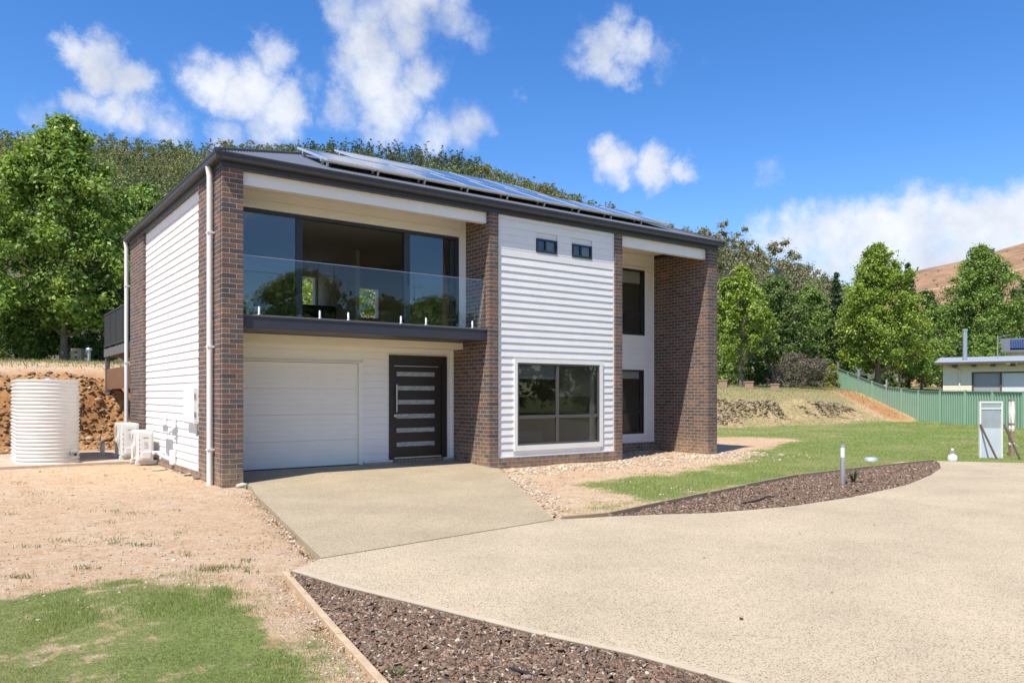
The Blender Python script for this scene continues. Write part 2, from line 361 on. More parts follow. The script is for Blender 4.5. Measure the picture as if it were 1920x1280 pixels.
def aggregate(name, base, dark, scale=120):
    m, nt, b = mat_new(name); L = nt.links
    tc = N(nt, 'ShaderNodeTexCoord')
    v = N(nt, 'ShaderNodeTexVoronoi', inp={'Scale': scale}); L.new(tc.outputs['Object'], v.inputs['Vector'])
    r = N(nt, 'ShaderNodeValToRGB'); e = r.color_ramp.elements
    e[0].position = 0; e[0].color = (*dark, 1); e[1].position = .30; e[1].color = (*base, 1)
    x = e.new(.75); x.color = tuple(c * 1.12 for c in base) + (1,); x = e.new(.12); x.color = tuple((a + b_) / 2 * .95 for a, b_ in zip(base, dark)) + (1,)
    sp = N(nt, 'ShaderNodeSeparateColor'); L.new(v.outputs['Color'], sp.inputs[0]); L.new(sp.outputs[0], r.inputs[0])
    n = N(nt, 'ShaderNodeTexNoise', inp={'Scale': .8, 'Detail': 6, 'Roughness': .6}); L.new(tc.outputs['Object'], n.inputs['Vector'])
    mr = N(nt, 'ShaderNodeMapRange'); mr.inputs['From Min'].default_value = .3; mr.inputs['From Max'].default_value = .7; mr.inputs['To Min'].default_value = .86; mr.inputs['To Max'].default_value = 1.08
    L.new(n.outputs['Fac'], mr.inputs['Value'])
    sc = N(nt, 'ShaderNodeVectorMath', operation='SCALE'); L.new(r.outputs[0], sc.inputs[0]); L.new(mr.outputs[0], sc.inputs['Scale'])
    L.new(sc.outputs[0], b.inputs['Base Color']); b.inputs['Roughness'].default_value = .85; b.inputs['Specular IOR Level'].default_value = .25
    bu = N(nt, 'ShaderNodeBump'); bu.inputs['Strength'].default_value = .55; bu.inputs['Distance'].default_value = .006; bu.invert = True
    L.new(v.outputs['Distance'], bu.inputs['Height']); L.new(bu.outputs[0], b.inputs['Normal'])
    return m
M['drive'] = aggregate('pale_exposed_aggregate', (.49,.398,.268), (.18,.135,.08), 130)
M['apron'] = aggregate('apron_exposed_aggregate', (.425,.345,.225), (.155,.115,.07), 130)
M['bark_mulch_bed'] = pm('mulch_bed_soil', (.075,.048,.036), .95, .4, 30, .6, 50)
M['chip'] = pm('bark_chip', (.1,.06,.045), .9, .25, 60, 0, tint=True, spec=.2)
def groundmat():
    m, nt, b = mat_new('ground_soil_and_turf'); L = nt.links
    tc = N(nt, 'ShaderNodeTexCoord'); P = tc.outputs['Object']
    def noise(s, d=5, r=.6):
        n = N(nt, 'ShaderNodeTexNoise', inp={'Scale': s, 'Detail': d, 'Roughness': r}); L.new(P, n.inputs['Vector']); return n.outputs['Fac']
    def rng_(v, a, b_, c=0, d=1):
        n = N(nt, 'ShaderNodeMapRange'); n.inputs['From Min'].default_value = a; n.inputs['From Max'].default_value = b_; n.inputs['To Min'].default_value = c; n.inputs['To Max'].default_value = d
        L.new(v, n.inputs['Value']); return n.outputs[0]
    def mix(f, a, b_):
        n = N(nt, 'ShaderNodeMix', data_type='RGBA'); L.new(f, n.inputs[0])
        for i, s in ((6, a), (7, b_)):
            if isinstance(s, tuple): n.inputs[i].default_value = (*s, 1)
            else: L.new(s, n.inputs[i])
        return n.outputs[2]
    def attr(nm): return N(nt, 'ShaderNodeAttribute', attribute_name=nm).outputs['Fac']
    def math_(op, a, b_):
        n = N(nt, 'ShaderNodeMath', operation=op)
        for i, s in ((0, a), (1, b_)):
            if isinstance(s, (int, float)): n.inputs[i].default_value = s
            else: L.new(s, n.inputs[i])
        return n.outputs[0]
    dirt = mix(rng_(noise(.55), .35, .65), (.615,.42,.262), (.67,.51,.345))
    dirt = mix(rng_(noise(3.1, 7, .7), .44, .64), dirt, (.56,.36,.20))
    dirt = mix(rng_(noise(16, 6, .7), .54, .64), dirt, (.71,.58,.40))
    dirt = mix(rng_(noise(7, 6, .7), .55, .68), dirt, (.44,.30,.17))
    dirt = mix(rng_(noise(90, 3), .56, .66), dirt, (.36,.235,.13))
    red = mix(rng_(noise(1.7), .35, .65), (.42,.20,.075), (.50,.29,.13))
    red = mix(rng_(noise(9), .5, .7), red, (.24,.115,.05))
    c = mix(attr('red'), dirt, red)
    dry = mix(rng_(noise(6), .35, .65), (.36,.30,.14), (.27,.24,.10))
    gr = mix(rng_(noise(1.3), .35, .65), (.18,.25,.055), (.27,.31,.10))
    gr = mix(rng_(noise(35, 3), .45, .7), gr, (.085,.115,.028))
    br = rng_(math_('ADD', attr('grass'), math_('MULTIPLY', math_('SUBTRACT', noise(4.5, 8, .72), .5), 1.5)), .38, .62)
    c = mix(br, c, mix(attr('dry'), gr, dry))
    L.new(c, b.inputs['Base Color']); b.inputs['Roughness'].default_value = .95; b.inputs['Specular IOR Level'].default_value = .15
    bu = N(nt, 'ShaderNodeBump'); bu.inputs['Strength'].default_value = 1.0; bu.inputs['Distance'].default_value = .045
    L.new(math_('ADD', noise(14, 8, .7), math_('MULTIPLY', noise(70, 3), .35)), bu.inputs['Height']); L.new(bu.outputs[0], b.inputs['Normal'])
    return m
M['ground'] = groundmat()
M['hill'] = pm('forest_floor', (.10,.085,.05), .95, .4, .05, 0)
M['bhill'] = pm('bare_brown_hillside', (.25,.145,.075), .95, .35, .09, .35, .10, col2=(.31,.185,.095), detail=10)
M['track'] = pm('pale_hill_track', (.42,.27,.15), .95, .2, .05)

# ------------------------------------------------------------------ terrain
DRIVE = [(-.31,-10.71),(-.42,-10.16),(-.64,-9.51),(-.89,-8.57),(-1.15,-7.63),(-1.29,-6.87),(-.89,-6.55),(2.36,-6.11),(3.06,-6.32),(3.77,-6.62),(4.37,-6.9),(5.66,-7.14),(7.31,-7.12),(9.51,-6.82),(11.52,-6.27),(13.11,-5.73),(14.3,-5.15),(14.88,-4.81),(15.92,-6.24),(20,-11.85),(26,-20.1),(30,-30),(2,-30),(.6,-20),(.1,-13.5)]
APRON = [(-.89,-6.55),(.09,-1.51),(.36,-.43),(.37,-.02),(.37,1.47),(5.50,1.47),(5.51,-.02),(5.57,-.25),(2.36,-6.11)]
BED1 = [(2.36,-6.11),(3.12,-6.26),(4.52,-5.93),(7.11,-5.35),(9.32,-4.9),(12.21,-4.79),(14.83,-4.77),(14.3,-5.15),(13.11,-5.73),(11.52,-6.27),(9.51,-6.82),(7.31,-7.12),(5.66,-7.14),(4.37,-6.9),(3.77,-6.62),(3.06,-6.32)]
BED2 = [(-1.3,-6.80),(-1.62,-8.73),(-1.80,-9.9),(-2.25,-13),(.05,-13),(-.31,-10.71),(-.42,-10.16),(-.64,-9.51),(-.89,-8.57),(-1.15,-7.63),(-1.29,-6.87)]
LAWN_L = [(-8,-7.2),(-4.2,-6.75),(-3.4,-6.45),(-3.1,-6.22),(-2.44,-6.3),(-1.79,-6.66),(-1.60,-7.0),(-1.72,-7.5),(-1.95,-8.2),(-1.93,-9.0),(-2.1,-9.6),(-2.6,-13),(-9,-13)]
LAWN_R = [(3.4,-5.6),(3.85,-5.15),(4.7,-4.9),(4.75,-4.0),(5.1,-3.15),(6.3,-3.0),(7.6,-2.7),(9.2,-2.5),(11,-1.8),(12.6,-1.2),(13.6,-.6),(15.0,.7),(17.0,1.2),(19.2,1.9),(20.3,3.0),(20.2,4.6),(18.0,5.8),(13.6,6.6),(13.6,10.3),(60,10.5),(60,-30),(30,-30),(15.9,-6.2),(14.9,-4.7),(12.2,-4.68),(9.3,-4.78),(7.1,-5.2),(4.9,-5.62),(4.0,-5.75)]
def bank(X, Y):
    X = np.asarray(X, float); Y = np.asarray(Y, float)
    yy = Y + (fbm(X * .35, Y * .05, 3, 3) - .5) * 1.6
    zl = np.interp(yy, [10.4,11.2,12.0,12.5,13.2,15,20,24,30,60,120,400], [0,.12,.55,1.55,2.05,2.4,2.75,3.0,3.25,4.0,6,6])
    zr = np.interp(yy, [10.2,11.0,11.9,12.4,13.6,17,22,30,60,120,400], [0,.10,.42,1.0,1.3,1.9,2.5,2.8,3.4,5,5])
    zf = np.interp(Y, [9.2,12.5,16.3,20,30,60,400], [0,.84,1.77,2.1,2.5,3.2,4])
    w1 = sstep(4, 14, X); w2 = sstep(36, 42, X)
    z = zl * (1 - w1) + zr * w1; z = z * (1 - w2) + zf * w2
    z = z + sstep(8, 14, Y) * 0
    lw = np.exp(-((Y - 12.1) / 1.5) ** 2) * (1 - w2)
    z = z + lw * ((fbm(X * 1.3, Y * 1.3, 9, 4) - .5) * 1.1 + (vnoise(X * 3.7, Y * 3.7, 19) - .5) * .28) * np.clip(z / .5, 0, 1)
    return z
def hgt(X, Y):
    z = bank(X, Y)
    near = (fbm(np.asarray(X) * .9, np.asarray(Y) * .9, 5, 4) - .5) * .07
    return z + near - .012
xs = np.concatenate([np.arange(-900,-60,60), np.arange(-60,-14,1.2), np.arange(-14,20,.17), np.arange(20,62,.4), np.arange(62,120,3), np.arange(120,1000,60)])
ys = np.concatenate([np.arange(-600,-40,60), np.arange(-40,-14,1.5), np.arange(-14,-2,.15), np.arange(-2,9.5,.28), np.arange(9.5,16,.16), np.arange(16,45,.6), np.arange(45,120,4), np.arange(120,900,60)])
XX, YY = np.meshgrid(xs, ys)
ZZ = hgt(XX, YY)
for poly in (DRIVE, APRON, BED1, BED2):
    ZZ = np.where(polydist(XX, YY, poly) > -.02, np.minimum(ZZ, 0) - .10, ZZ)
house_in = (XX > .1) & (XX < 12.9) & (YY > .3) & (YY < 8.5)
ZZ = np.where(house_in, np.minimum(ZZ, 0), ZZ)
nx, ny = len(xs), len(ys)
idx = np.arange(nx * ny).reshape(ny, nx)
F = np.stack([idx[:-1,:-1], idx[:-1,1:], idx[1:,1:], idx[1:,:-1]], -1).reshape(-1, 4)
gme = npmesh('ground', np.stack([XX, YY, ZZ], -1).reshape(-1, 3), F, M['ground'], smooth=True)
gl = np.maximum(sstep(-.3, .4, polydist(XX, YY, LAWN_L) + (fbm(XX * 2.4, YY * 2.4, 31, 4) - .5) * .9) * (.60 + .35 * sstep(.38, .58, fbm(XX * 2.6, YY * 2.6, 33, 5))),
                sstep(-.6, .9, polydist(XX, YY, LAWN_R) + (fbm(XX * .9, YY * .9, 41, 4) - .5) * 1.3) * (.66 + .3 * sstep(.34, .56, fbm(XX * .6, YY * .6, 43, 4))))
gl = np.maximum(gl, np.where(YY > 12.6, sstep(12.9, 15.5, YY) * (.55 + .45 * sstep(16, 22, YY)), 0))
gl = np.maximum(gl, np.where(XX > 30, sstep(8.8, 10.2, YY) * .8, 0) * (1 - sstep(14, 12, YY) * .6))
gl = np.where((XX > 56) | (YY > 30) | (YY < -30), .9, gl)
gl = np.where((XX > 14) & (YY > 9.5) & (YY < 16), np.maximum(gl, .42 + .25 * fbm(XX * .7, YY * .7, 47, 3)), gl)
gl = np.where((XX < 10) & (YY > 12) & (YY < 21.5), gl * .25 * sstep(11, 22, YY), gl)
fl = np.abs((XX - 43.2) - (YY - 9.4) * .86)
redstrip = sstep(2.2, .6, np.abs((XX - 41.6) - (YY - 9.4) * .8)) * sstep(8.6, 10, YY) * sstep(20, 16, YY)
gl = gl * (1 - .95 * redstrip)
rd = np.maximum(sstep(9.6, 11, YY) * sstep(15.5, 13, YY) * (1 - .7 * sstep(8, 16, XX)), redstrip)
rd = np.maximum(rd, .45 * sstep(6, 9.5, YY) * sstep(15, 12.5, YY) * (1 - sstep(8, 14, XX)))
rd = np.maximum(rd, .15 * sstep(13, 16, XX) * sstep(22, 19, XX) * sstep(0, 2, YY) * sstep(10, 8, YY))
dr = np.maximum(np.where((YY > 8.5) & (XX > 13.5), sstep(26, 13, YY) * sstep(8.5, 10.5, YY) * 1.1, 0), sstep(0, 8, YY) * .35 * (XX > 15))
dr = np.maximum(dr, .18 * np.ones_like(dr)) + (fbm(XX * .5, YY * .5, 21, 4) - .45) * .9
for nm, a in (('grass', gl), ('red', rd), ('dry', np.clip(dr, 0, 1))):
    at_ = gme.attributes.new(nm, 'FLOAT', 'POINT'); at_.data.foreach_set('value', a.astype(np.float32).ravel())
link('ground', gme, None, 'structure')
def zg(x, y): return float(hgt(np.array([x]), np.array([y]))[0])

def slab(name, poly, z, mat, depth=.12, zfun=None):
    m = MB(); n = len(poly)
    top = [(x, y, (zfun(x, y) if zfun else z)) for x, y in poly]
    m.face(top)
    for i in range(n):
        a, b = top[i], top[(i + 1) % n]; m.face([a, (a[0], a[1], a[2] - depth), (b[0], b[1], b[2] - depth), b])
    o = m.build(name, mat, None, kind='structure'); return o
def ccw(p):
    a = sum(p[i][0] * p[(i + 1) % len(p)][1] - p[(i + 1) % len(p)][0] * p[i][1] for i in range(len(p)))
    return p if a > 0 else p[::-1]
def smoothpoly(p, closed=True):
    return p
slab('driveway', ccw(DRIVE), .03, M['drive'])
AP1 = [(-.865,-6.515),(.09,-1.51),(.36,-.43),(.37,-.02),(5.51,-.02),(5.57,-.25),(2.34,-6.08)]
slab('driveway_apron', ccw(AP1), .03, M['apron'])
slab('garage_threshold', ccw([(.36,-.016),(5.505,-.016),(5.505,1.47),(.36,1.47)]), .03, M['apron'], zfun=lambda x, y: .03 + max(0, y) * .05)
bd = [(-1.29,-6.87),(-1.15,-7.63),(-.89,-8.57),(-.64,-9.51),(-.42,-10.16),(-.31,-10.71),(.1,-13.5)]
slab('driveway_border', ccw(bd + [(x + .065, y + .015) for x, y in bd[::-1]]), .034, M['border'], depth=.03)
slab('mulch_bed', ccw(BED1), -.005, M['bark_mulch_bed'])
slab('mulch_bed', ccw(BED2), -.005, M['bark_mulch_bed'])

# ------------------------------------------------------------------ house
house = empty('house', (0,0,0), 0, 'two storey brick and white weatherboard house with a glass balcony over its garage', 'house')
BT = [(.150,.100,.080),(.122,.088,.076),(.180,.112,.084),(.098,.082,.077),(.135,.100,.083),(.205,.120,.084),(.110,.092,.084),(.158,.098,.078)]
BW = [.2,.2,.12,.08,.16,.06,.1,.08]
def btint():
    t = BT[np.searchsorted(np.cumsum(BW), random.random() * .999)]; k = random.uniform(.88, 1.12)
    return tuple(c * k for c in t)
brick_cache = {}
NB = [0]
def brick_obj(parent, x0, x1, y0, y1, z0, z1):
    key = (round(x1 - x0, 3), round(y1 - y0, 3), random.randrange(8))
    me = brick_cache.get(key)
    if me is None:
        hx, hy, hz = (x1 - x0) / 2, (y1 - y0) / 2, (z1 - z0) / 2
        k = random.uniform(.9, 1.1)
        me = MB().box(-hx, hx, -hy, hy, -hz, hz, tint=tuple(c * k for c in BT[key[2]])).mesh('brick', M['brick']); brick_cache[key] = me
    o = link('brick', me, parent); o.location = ((x0 + x1) / 2, (y0 + y1) / 2, (z0 + z1) / 2)
    NB[0] += 1
    return o
Z0, CH = -.04, .086
def courses(z0, z1):
    k = int(math.floor((z0 - Z0) / CH + .5))
    while True:
        za = Z0 + k * CH
        if za > z1 - .03: break
        if za >= z0 - .06: yield k, za + .0055, min(za + .0805, z1)
        k += 1
def brickwall(parent, bricks, indiv=None, name='brickwork'):
    """bricks: list of (x0,x1,y0,y1,z0,z1); those chosen by indiv(brick) become objects, the rest one mesh"""
    m = MB()
    for b in bricks:
        j = random.uniform(-.0008, .0008)
        b = (b[0] + j, b[1] + j, b[2] + j, b[3] + j, b[4], b[5])
        if indiv and NB[0] < 300 and indiv(b): brick_obj(parent, *b)
        else: m.box(*b, tint=btint())
    if m.v: m.build(name, M['brick'], parent, kind='stuff')
def run(a, b, off, L=.229, g=.011):
    """split [a,b] into stretchers with phase off"""
    out = []; x = a - off
    while x < b - .02:
        s, e = max(x, a), min(x + L, b)
        if e - s > .03: out.append((s, e))
        x += L + g
    return out
TOP = 5.464
# near pier with the wall behind it
pier = MB().box(.0015,.3485,.0015,.1085,-.2,TOP - .002).build('brick_pier', M['mortar'], house)
pier['label'] = 'brick pier at the near corner of the house'
bl = []
for k, za, zb in courses(-.1, TOP):
    if k % 2: bl += [(0,.11,0,.11,za,zb), (.12,.35,0,.11,za,zb)]
    else: bl += [(0,.23,0,.11,za,zb), (.24,.35,0,.11,za,zb)]
brickwall(pier, bl, lambda b: True)
# mid pier: front and long return
pier = MB().box(5.5145,5.7415,.0015,1.52,-.2,TOP - .002).build('brick_pier', M['mortar'], house)
bl = []
for k, za, zb in courses(-.1, TOP):
    if k % 2: bl += [(5.513,5.623,0,.23,za,zb), (5.633,5.743,0,.23,za,zb)] + [(5.513,5.623,a,b,za,zb) for a, b in run(.24,1.52,0)]
    else: bl += [(5.513,5.743,0,.11,za,zb)] + [(5.513,5.623,a,b,za,zb) for a, b in run(.12,1.52,0)]
brickwall(pier, bl, lambda b: b[2] < .05 or (b[2] < .3 and b[4] < 2.6))
# right-hand pier with its return
pier = MB().box(12.5915,12.9485,.0015,2.02,-.2,TOP - .002).build('brick_pier', M['mortar'], house)
bl = []
for k, za, zb in courses(-.1, TOP):
    if k % 2: bl += [(12.59,12.70,0,.23,za,zb), (12.71,12.95,0,.11,za,zb)] + [(12.59,12.70,a,b,za,zb) for a, b in run(.24,2.02,0)]
    else: bl += [(12.59,12.83,0,.11,za,zb), (12.84,12.95,0,.11,za,zb)] + [(12.59,12.70,a,b,za,zb) for a, b in run(.12,2.02,0)]
brickwall(pier, bl)
# pier between the white bay and the right recess
pier = MB().box(9.1885,9.4155,.0015,2.02,-.2,TOP - .002).build('brick_pier', M['mortar'], house)
bl = []
for k, za, zb in courses(-.1, TOP):
    if k % 2: bl += [(9.187,9.297,0,.11,za,zb), (9.307,9.417,0,.23,za,zb)] + [(9.307,9.417,a,b,za,zb) for a, b in run(.24,2.02,0)]
    else: bl += [(9.187,9.417,0,.11,za,zb)] + [(9.307,9.417,a,b,za,zb) for a, b in run(.12,2.02,0)]
brickwall(pier, bl)
# side wall strips
pier = MB().box(.0015,.104,.1415,1.604,-.2,TOP - .002).build('brick_side_wall', M['mortar'], house)
brickwall(pier, [(0,.11,a,b,za,zb) for k, za, zb in courses(-.1, TOP) for a, b in run(.14,1.605,.0 if k % 2 else .12)])
pier = MB().box(.0015,.15,6.8415,8.5785,-.2,TOP - .002).build('brick_side_wall', M['mortar'], house)
brickwall(pier, [(0,.11,a,b,za,zb) for k, za, zb in courses(-.1, TOP) for a, b in run(6.84,8.58,.0 if k % 2 else .12)])
bx('control_joint', M['dtimber'], house, .03,.10,.111,.139,-.1,TOP)
# plinths
pier = MB().box(5.745,9.185,.0015,.5,-.2,.205).build('brick_plinth', M['mortar'], house)
brickwall(pier, [(a,b,0,.11,za,zb) for k, za, zb in courses(-.1, .21) for a, b in run(5.753,9.177,.0 if k % 2 else .12)])
pier = MB().box(9.419,12.588,1.9815,2.1,-.2,.225).build('brick_plinth', M['mortar'], house)
brickwall(pier, [(a,b,1.98,2.09,za,zb) for k, za, zb in courses(-.1, .23) for a, b in run(9.427,12.58,.0 if k % 2 else .12)])
pier = MB().box(.0215,.15,1.612,6.84,-.2,.118).build('brick_plinth', M['mortar'], house)
brickwall(pier, [(.02,.13,a,b,za,zb) for k, za, zb in courses(-.1, .12) for a, b in run(1.62,6.83,.0 if k % 2 else .12)])
pier = MB().box(3.30,5.50,1.4315,1.7,-.2,.168).build('brick_plinth', M['mortar'], house)
brickwall(pier, [(x, x + .076, 1.43, 1.6, .04, .165) for x in np.arange(3.95, 5.22, .086)], None)

# weatherboards. each board wedge: lip proud at its bottom edge
def board_x(x0, x1, z, y, h=.155, lip=.013, mat=None):      # faces -Y, back plane y
    MB().prism([(y - .006, z + h - .003), (y - .006 - lip, z), (y + .012, z), (y + .012, z + h + .0)], x0, x1, 'x').build('weatherboard', mat or M['white'], house)
def board_y(y0, y1, z, x, h=.155, lip=.013):                # faces -X
    MB().prism([(x - .006, z + h - .003), (x - .006 - lip, z), (x + .012, z), (x + .012, z + h)], y0, y1, 'y').build('weatherboard', M['white'], house)
def boards_front(x0, x1, z0, z1, y, holes=(), lip=.013, h=.155):
    z = z0
    while z < z1 - .02:
        hh = min(h, z1 - z); segs = [(x0, x1)]
        for (a, b, c, d) in holes:
            if z + hh > c + .02 and z < d - .02:
                ns = []
                for s, e in segs:
                    if a > s: ns.append((s, min(a, e)))
                    if b < e: ns.append((max(b, s), e))
                segs = [q for q in ns if q[1] - q[0] > .02]
        for s, e in segs: board_x(s, e, z, y, hh, lip)
        z += h
# left wall
z = .118
while z < 5.24:
    board_y(1.612, 6.838, z, .075, min(.155, 5.25 - z), .017); z += .155
bx('wall_backing', M['trim'], house, .09,.2,1.61,6.84,.12,TOP)
bx('frieze_trim', M['trim'], house, .058,.088,1.612,6.838,5.255,TOP - .002)
# front bay
BY = .068
WIN = (6.182, 8.798, .345, 2.366)
boards_front(5.845, 9.15, .236, 4.585, BY, [WIN], lip=.021)
boards_front(5.79, 9.15, 4.586, TOP - .07, BY - .012, [(6.80,7.42,4.77,5.08), (7.85,8.475,4.77,5.08)], lip=.0025)
bx('bay_backing', M['trim'], house, 5.746,6.2,.083,.2,.21,TOP); bx('bay_backing', M['trim'], house, 8.78,9.184,.083,.2,.21,TOP)
bx('bay_backing', M['trim'], house, 6.2,8.78,.083,.2,2.36,4.775); bx('bay_backing', M['trim'], house, 6.2,8.78,.083,.2,.21,.35)
bx('bay_backing', M['trim'], house, 6.2,8.78,.083,.2,5.075,TOP); bx('bay_backing', M['trim'], house, 7.415,7.855,.083,.2,4.776,5.074)
bx('bay_backing', M['trim'], house, 6.2,6.806,.083,.2,4.776,5.074); bx('bay_backing', M['trim'], house, 8.47,8.78,.083,.2,4.776,5.074)
bx('corner_trim', M['trim'], house, 5.745,5.843,.056,.082,.236,4.584); bx('corner_trim', M['trim'], house, 5.745,5.788,.05,.082,4.586,TOP - .002); bx('corner_trim', M['trim'], house, 9.152,9.185,.045,.082,.236,TOP - .002)
bx('frieze_trim', M['trim'], house, 5.79,9.15,.044,.082,TOP - .068,TOP - .002)
bx('base_flashing', M['trim'], house, 5.745,9.185,.02,.082,.212,.234)
# garage and door wall (Y=1.48), upper balcony wall (Y=.95)
GW = 1.48
boards_front(.30, 5.505, .168, 2.74, GW, [(.37,3.265,.1,2.27), (3.885,5.325,.1,2.44)], lip=.006)
bx('wall_backing', M['trim'], house, 3.266,3.884,GW+.013,GW+.1,.1,2.74); bx('wall_backing', M['trim'], house, 5.326,5.51,GW+.013,GW+.1,.1,2.74)
bx('wall_backing', M['trim'], house, .3,3.266,GW+.013,GW+.1,2.27,2.74); bx('wall_backing', M['trim'], house, 3.885,5.325,GW+.013,GW+.1,2.44,2.74)
bx('corner_trim', M['trim'], house, 5.455,5.509,GW-.03,GW+.012,.168,2.60)
bx('base_flashing', M['trim'], house, 3.29,3.96,GW-.05,GW+.012,.14,.166); bx('base_flashing', M['trim'], house, 5.30,5.509,GW-.05,GW+.012,.15,.166)
bx('bulkhead', M['soffit'], house, .30,5.509,1.05,GW-.012,2.588,2.73)
UW = .95
bx('wall_backing', M['trim'], house, .3,5.509,UW+.013,UW+.1,5.06,TOP + .1)
boards_front(.30, 5.43, 5.066, 5.56, UW, lip=.006, h=.165)
bx('corner_trim', M['trim'], house, 5.335,5.509,UW-.02,UW+.1,2.975,5.56)
bx('balcony_soffit', M['soffit'], house, .352,5.511,.13,UW+.1,5.57,5.60)
# right recess
RW = 1.98
boards_front(9.419, 12.588, .255, 5.56, RW, [(10.36,12.29,3.18,5.18), (10.36,12.265,.39,2.36)], lip=.007)
for a in ((9.419,10.37,.235,5.6),(12.28,12.588,.235,5.6)): bx('wall_backing', M['trim'], house, a[0],a[1],RW+.013,RW+.1,a[2],a[3])
for a in ((5.17,5.6),(2.35,3.19),(.235,.40)): bx('wall_backing', M['trim'], house, 10.37,12.28,RW+.013,RW+.1,a[0],a[1])
bx('base_flashing', M['trim'], house, 9.419,12.63,RW-.04,RW+.012,.232,.256)
bx('corner_trim', M['trim'], house, 12.545,12.588,RW-.02,RW+.012,.256,5.56)
bx('recess_soffit', M['soffit'], house, 9.419,12.588,.13,RW+.1,5.57,5.60)
# white beams under the eave
bx('white_beam', M['trim'], house, .352,5.497,.10,.24,5.238,5.565); bx('white_beam', M['trim'], house, 9.42,12.588,.10,.24,5.205,5.565)

def window(x0, x1, y, z0, z1, mat, vbars=(), hbars=(), fw=.05, fd=.07, panes=None, trim=None, name='window', glass='glass'):
    """aluminium window, frame front face at y; bars (pos, half, extent)"""
    m = MB(); fr = MB()
    fr.box(x0,x1,y,y+fd,z1-fw,z1); fr.box(x0,x1,y,y+fd,z0,z0+fw); fr.box(x0,x0+fw,y,y+fd,z0+fw,z1-fw); fr.box(x1-fw,x1,y,y+fd,z0+fw,z1-fw)
    w = fr.build(name, mat, house)
    for (x, h, a, b) in vbars: bx('mullion', mat, w, x-h,x+h,y+.008,y+fd-.006,a,b)
    for (z, h, a, b) in hbars: bx('transom', mat, w, a,b,y+.012,y+fd-.01,z-h,z+h)
    for (a, b, c, d) in (panes or [(x0+fw, x1-fw, z0+fw, z1-fw)]): bx('pane', M[glass], w, a,b,y+.036,y+.042,c,d)
    if trim:
        t0, t1, t2, t3, ty, th = trim; t = MB()
        t.box(t0,t1,ty,ty+th,z1,t3); t.box(t0,t1,ty,ty+th,t2,z0); t.box(t0,x0,ty,ty+th,z0,z1); t.box(x1,t1,ty,ty+th,z0,z1)
        t.build('surround', M['trim'], w)
    return w
w = window(6.27, 8.70, .03, .46, 2.28, M['bronze'], [(7.42,.035,.51,2.23)], [(1.085,.035,6.32,8.65)], .045, .075, [(6.31,7.39,1.12,2.24),(7.45,8.66,1.12,2.24),(6.31,7.39,.50,1.05),(7.45,8.66,.50,1.05)], (6.182,8.798,.345,2.366,.018,.07), glass='lglass')
w['label'] = 'large four pane window low in the white bay'
bx('roller_blind', M['greyblind'], w, 6.33,7.38,.09,.095,1.93,2.22)
vb = MB()
for i in range(26): vb.box(7.46,8.55,.10,.12,2.20 - i * .026,2.204 - i * .026)
vb.build('venetian_blind', M['blind'], w)
cu = MB()
for i in range(9):
    a = 8.50 + i * .016
    cu.box(a, a + .012, .15 + .012 * (i % 2), .165 + .012 * (i % 2), .50, 2.1)
cu.build('curtain', M['blind'], w)
for a, b in ((6.812,7.405),(7.858,8.462)):
    w = window(a, b, .032, 4.782, 5.068, M['char'], [((a+b)/2-.03,.02,4.81,5.04)], [], .035, .07)
    bx('roller_blind', M['greyblind'], w, a+.35,b-.04,.16,.165,4.8,5.05)
w = window(10.40, 12.207, RW-.02, 3.255, 5.11, M['char'], [(12.10,.03,3.31,5.06)], [(3.86,.035,10.45,12.16)], .055, .07, trim=(10.34,12.29,3.18,5.18,RW-.022,.06))
bx('roller_blind', M['blind'], w, 10.47,12.09,RW+.045,RW+.05,4.72,5.05)
w = window(10.40, 12.175, RW-.02, .475, 2.28, M['char'], [(12.07,.03,.53,2.23)], [(1.09,.035,10.45,12.12)], .055, .07, trim=(10.34,12.265,.39,2.36,RW-.022,.06))
bx('roller_blind', M['blind'], w, 10.47,12.06,RW+.045,RW+.05,2.03,2.24)
# sliding doors behind the balcony
w = window(.36, 5.318, UW-.02, 2.99, 5.045, M['char'], [(1.70,.06,3.05,4.98),(4.04,.07,3.05,4.98),(5.15,.035,3.05,4.98)], [], .06, .10,
   [(.42,1.64,3.05,4.985),(4.11,5.26,3.05,4.985)], name='sliding_door')
bx('door_handle', M['black'], w, 4.06,4.09,UW-.05,UW-.021,3.9,4.2)
# front door
dr_ = MB(); dr_.box(3.887,3.99,GW-.05,GW+.09,.17,2.43); dr_.box(5.19,5.321,GW-.05,GW+.09,.17,2.43); dr_.box(3.99,5.19,GW-.05,GW+.09,2.235,2.43)
door = dr_.build('front_door', M['doorp'], house); door['label'] = 'dark front door with six frosted glass slots'
bx('door_leaf', M['doorp'], door, 3.993,5.187,GW-.005,GW+.04,.185,2.232)
for i in range(6):
    z1_ = 2.075 - i * .3065; bx('glass_slot', M['frost'], door, 4.07,5.015,GW-.012,GW,z1_ - .095,z1_)
MB().tube([(4.045,GW-.07,1.20),(4.045,GW-.07,1.80)], .016, 10).build('pull_handle', M['steel'], door, smooth=True)
MB().tube([(4.015,GW-.06,1.12),(4.015,GW-.004,1.12)], .03, 12).build('lock', M['steel'], door)
bx('weather_strip', M['steel'], door, 4.0,5.12,GW-.02,GW-.006,2.195,2.21); bx('weather_strip', M['steel'], door, 3.995,5.185,GW-.045,GW-.006,.19,.215)
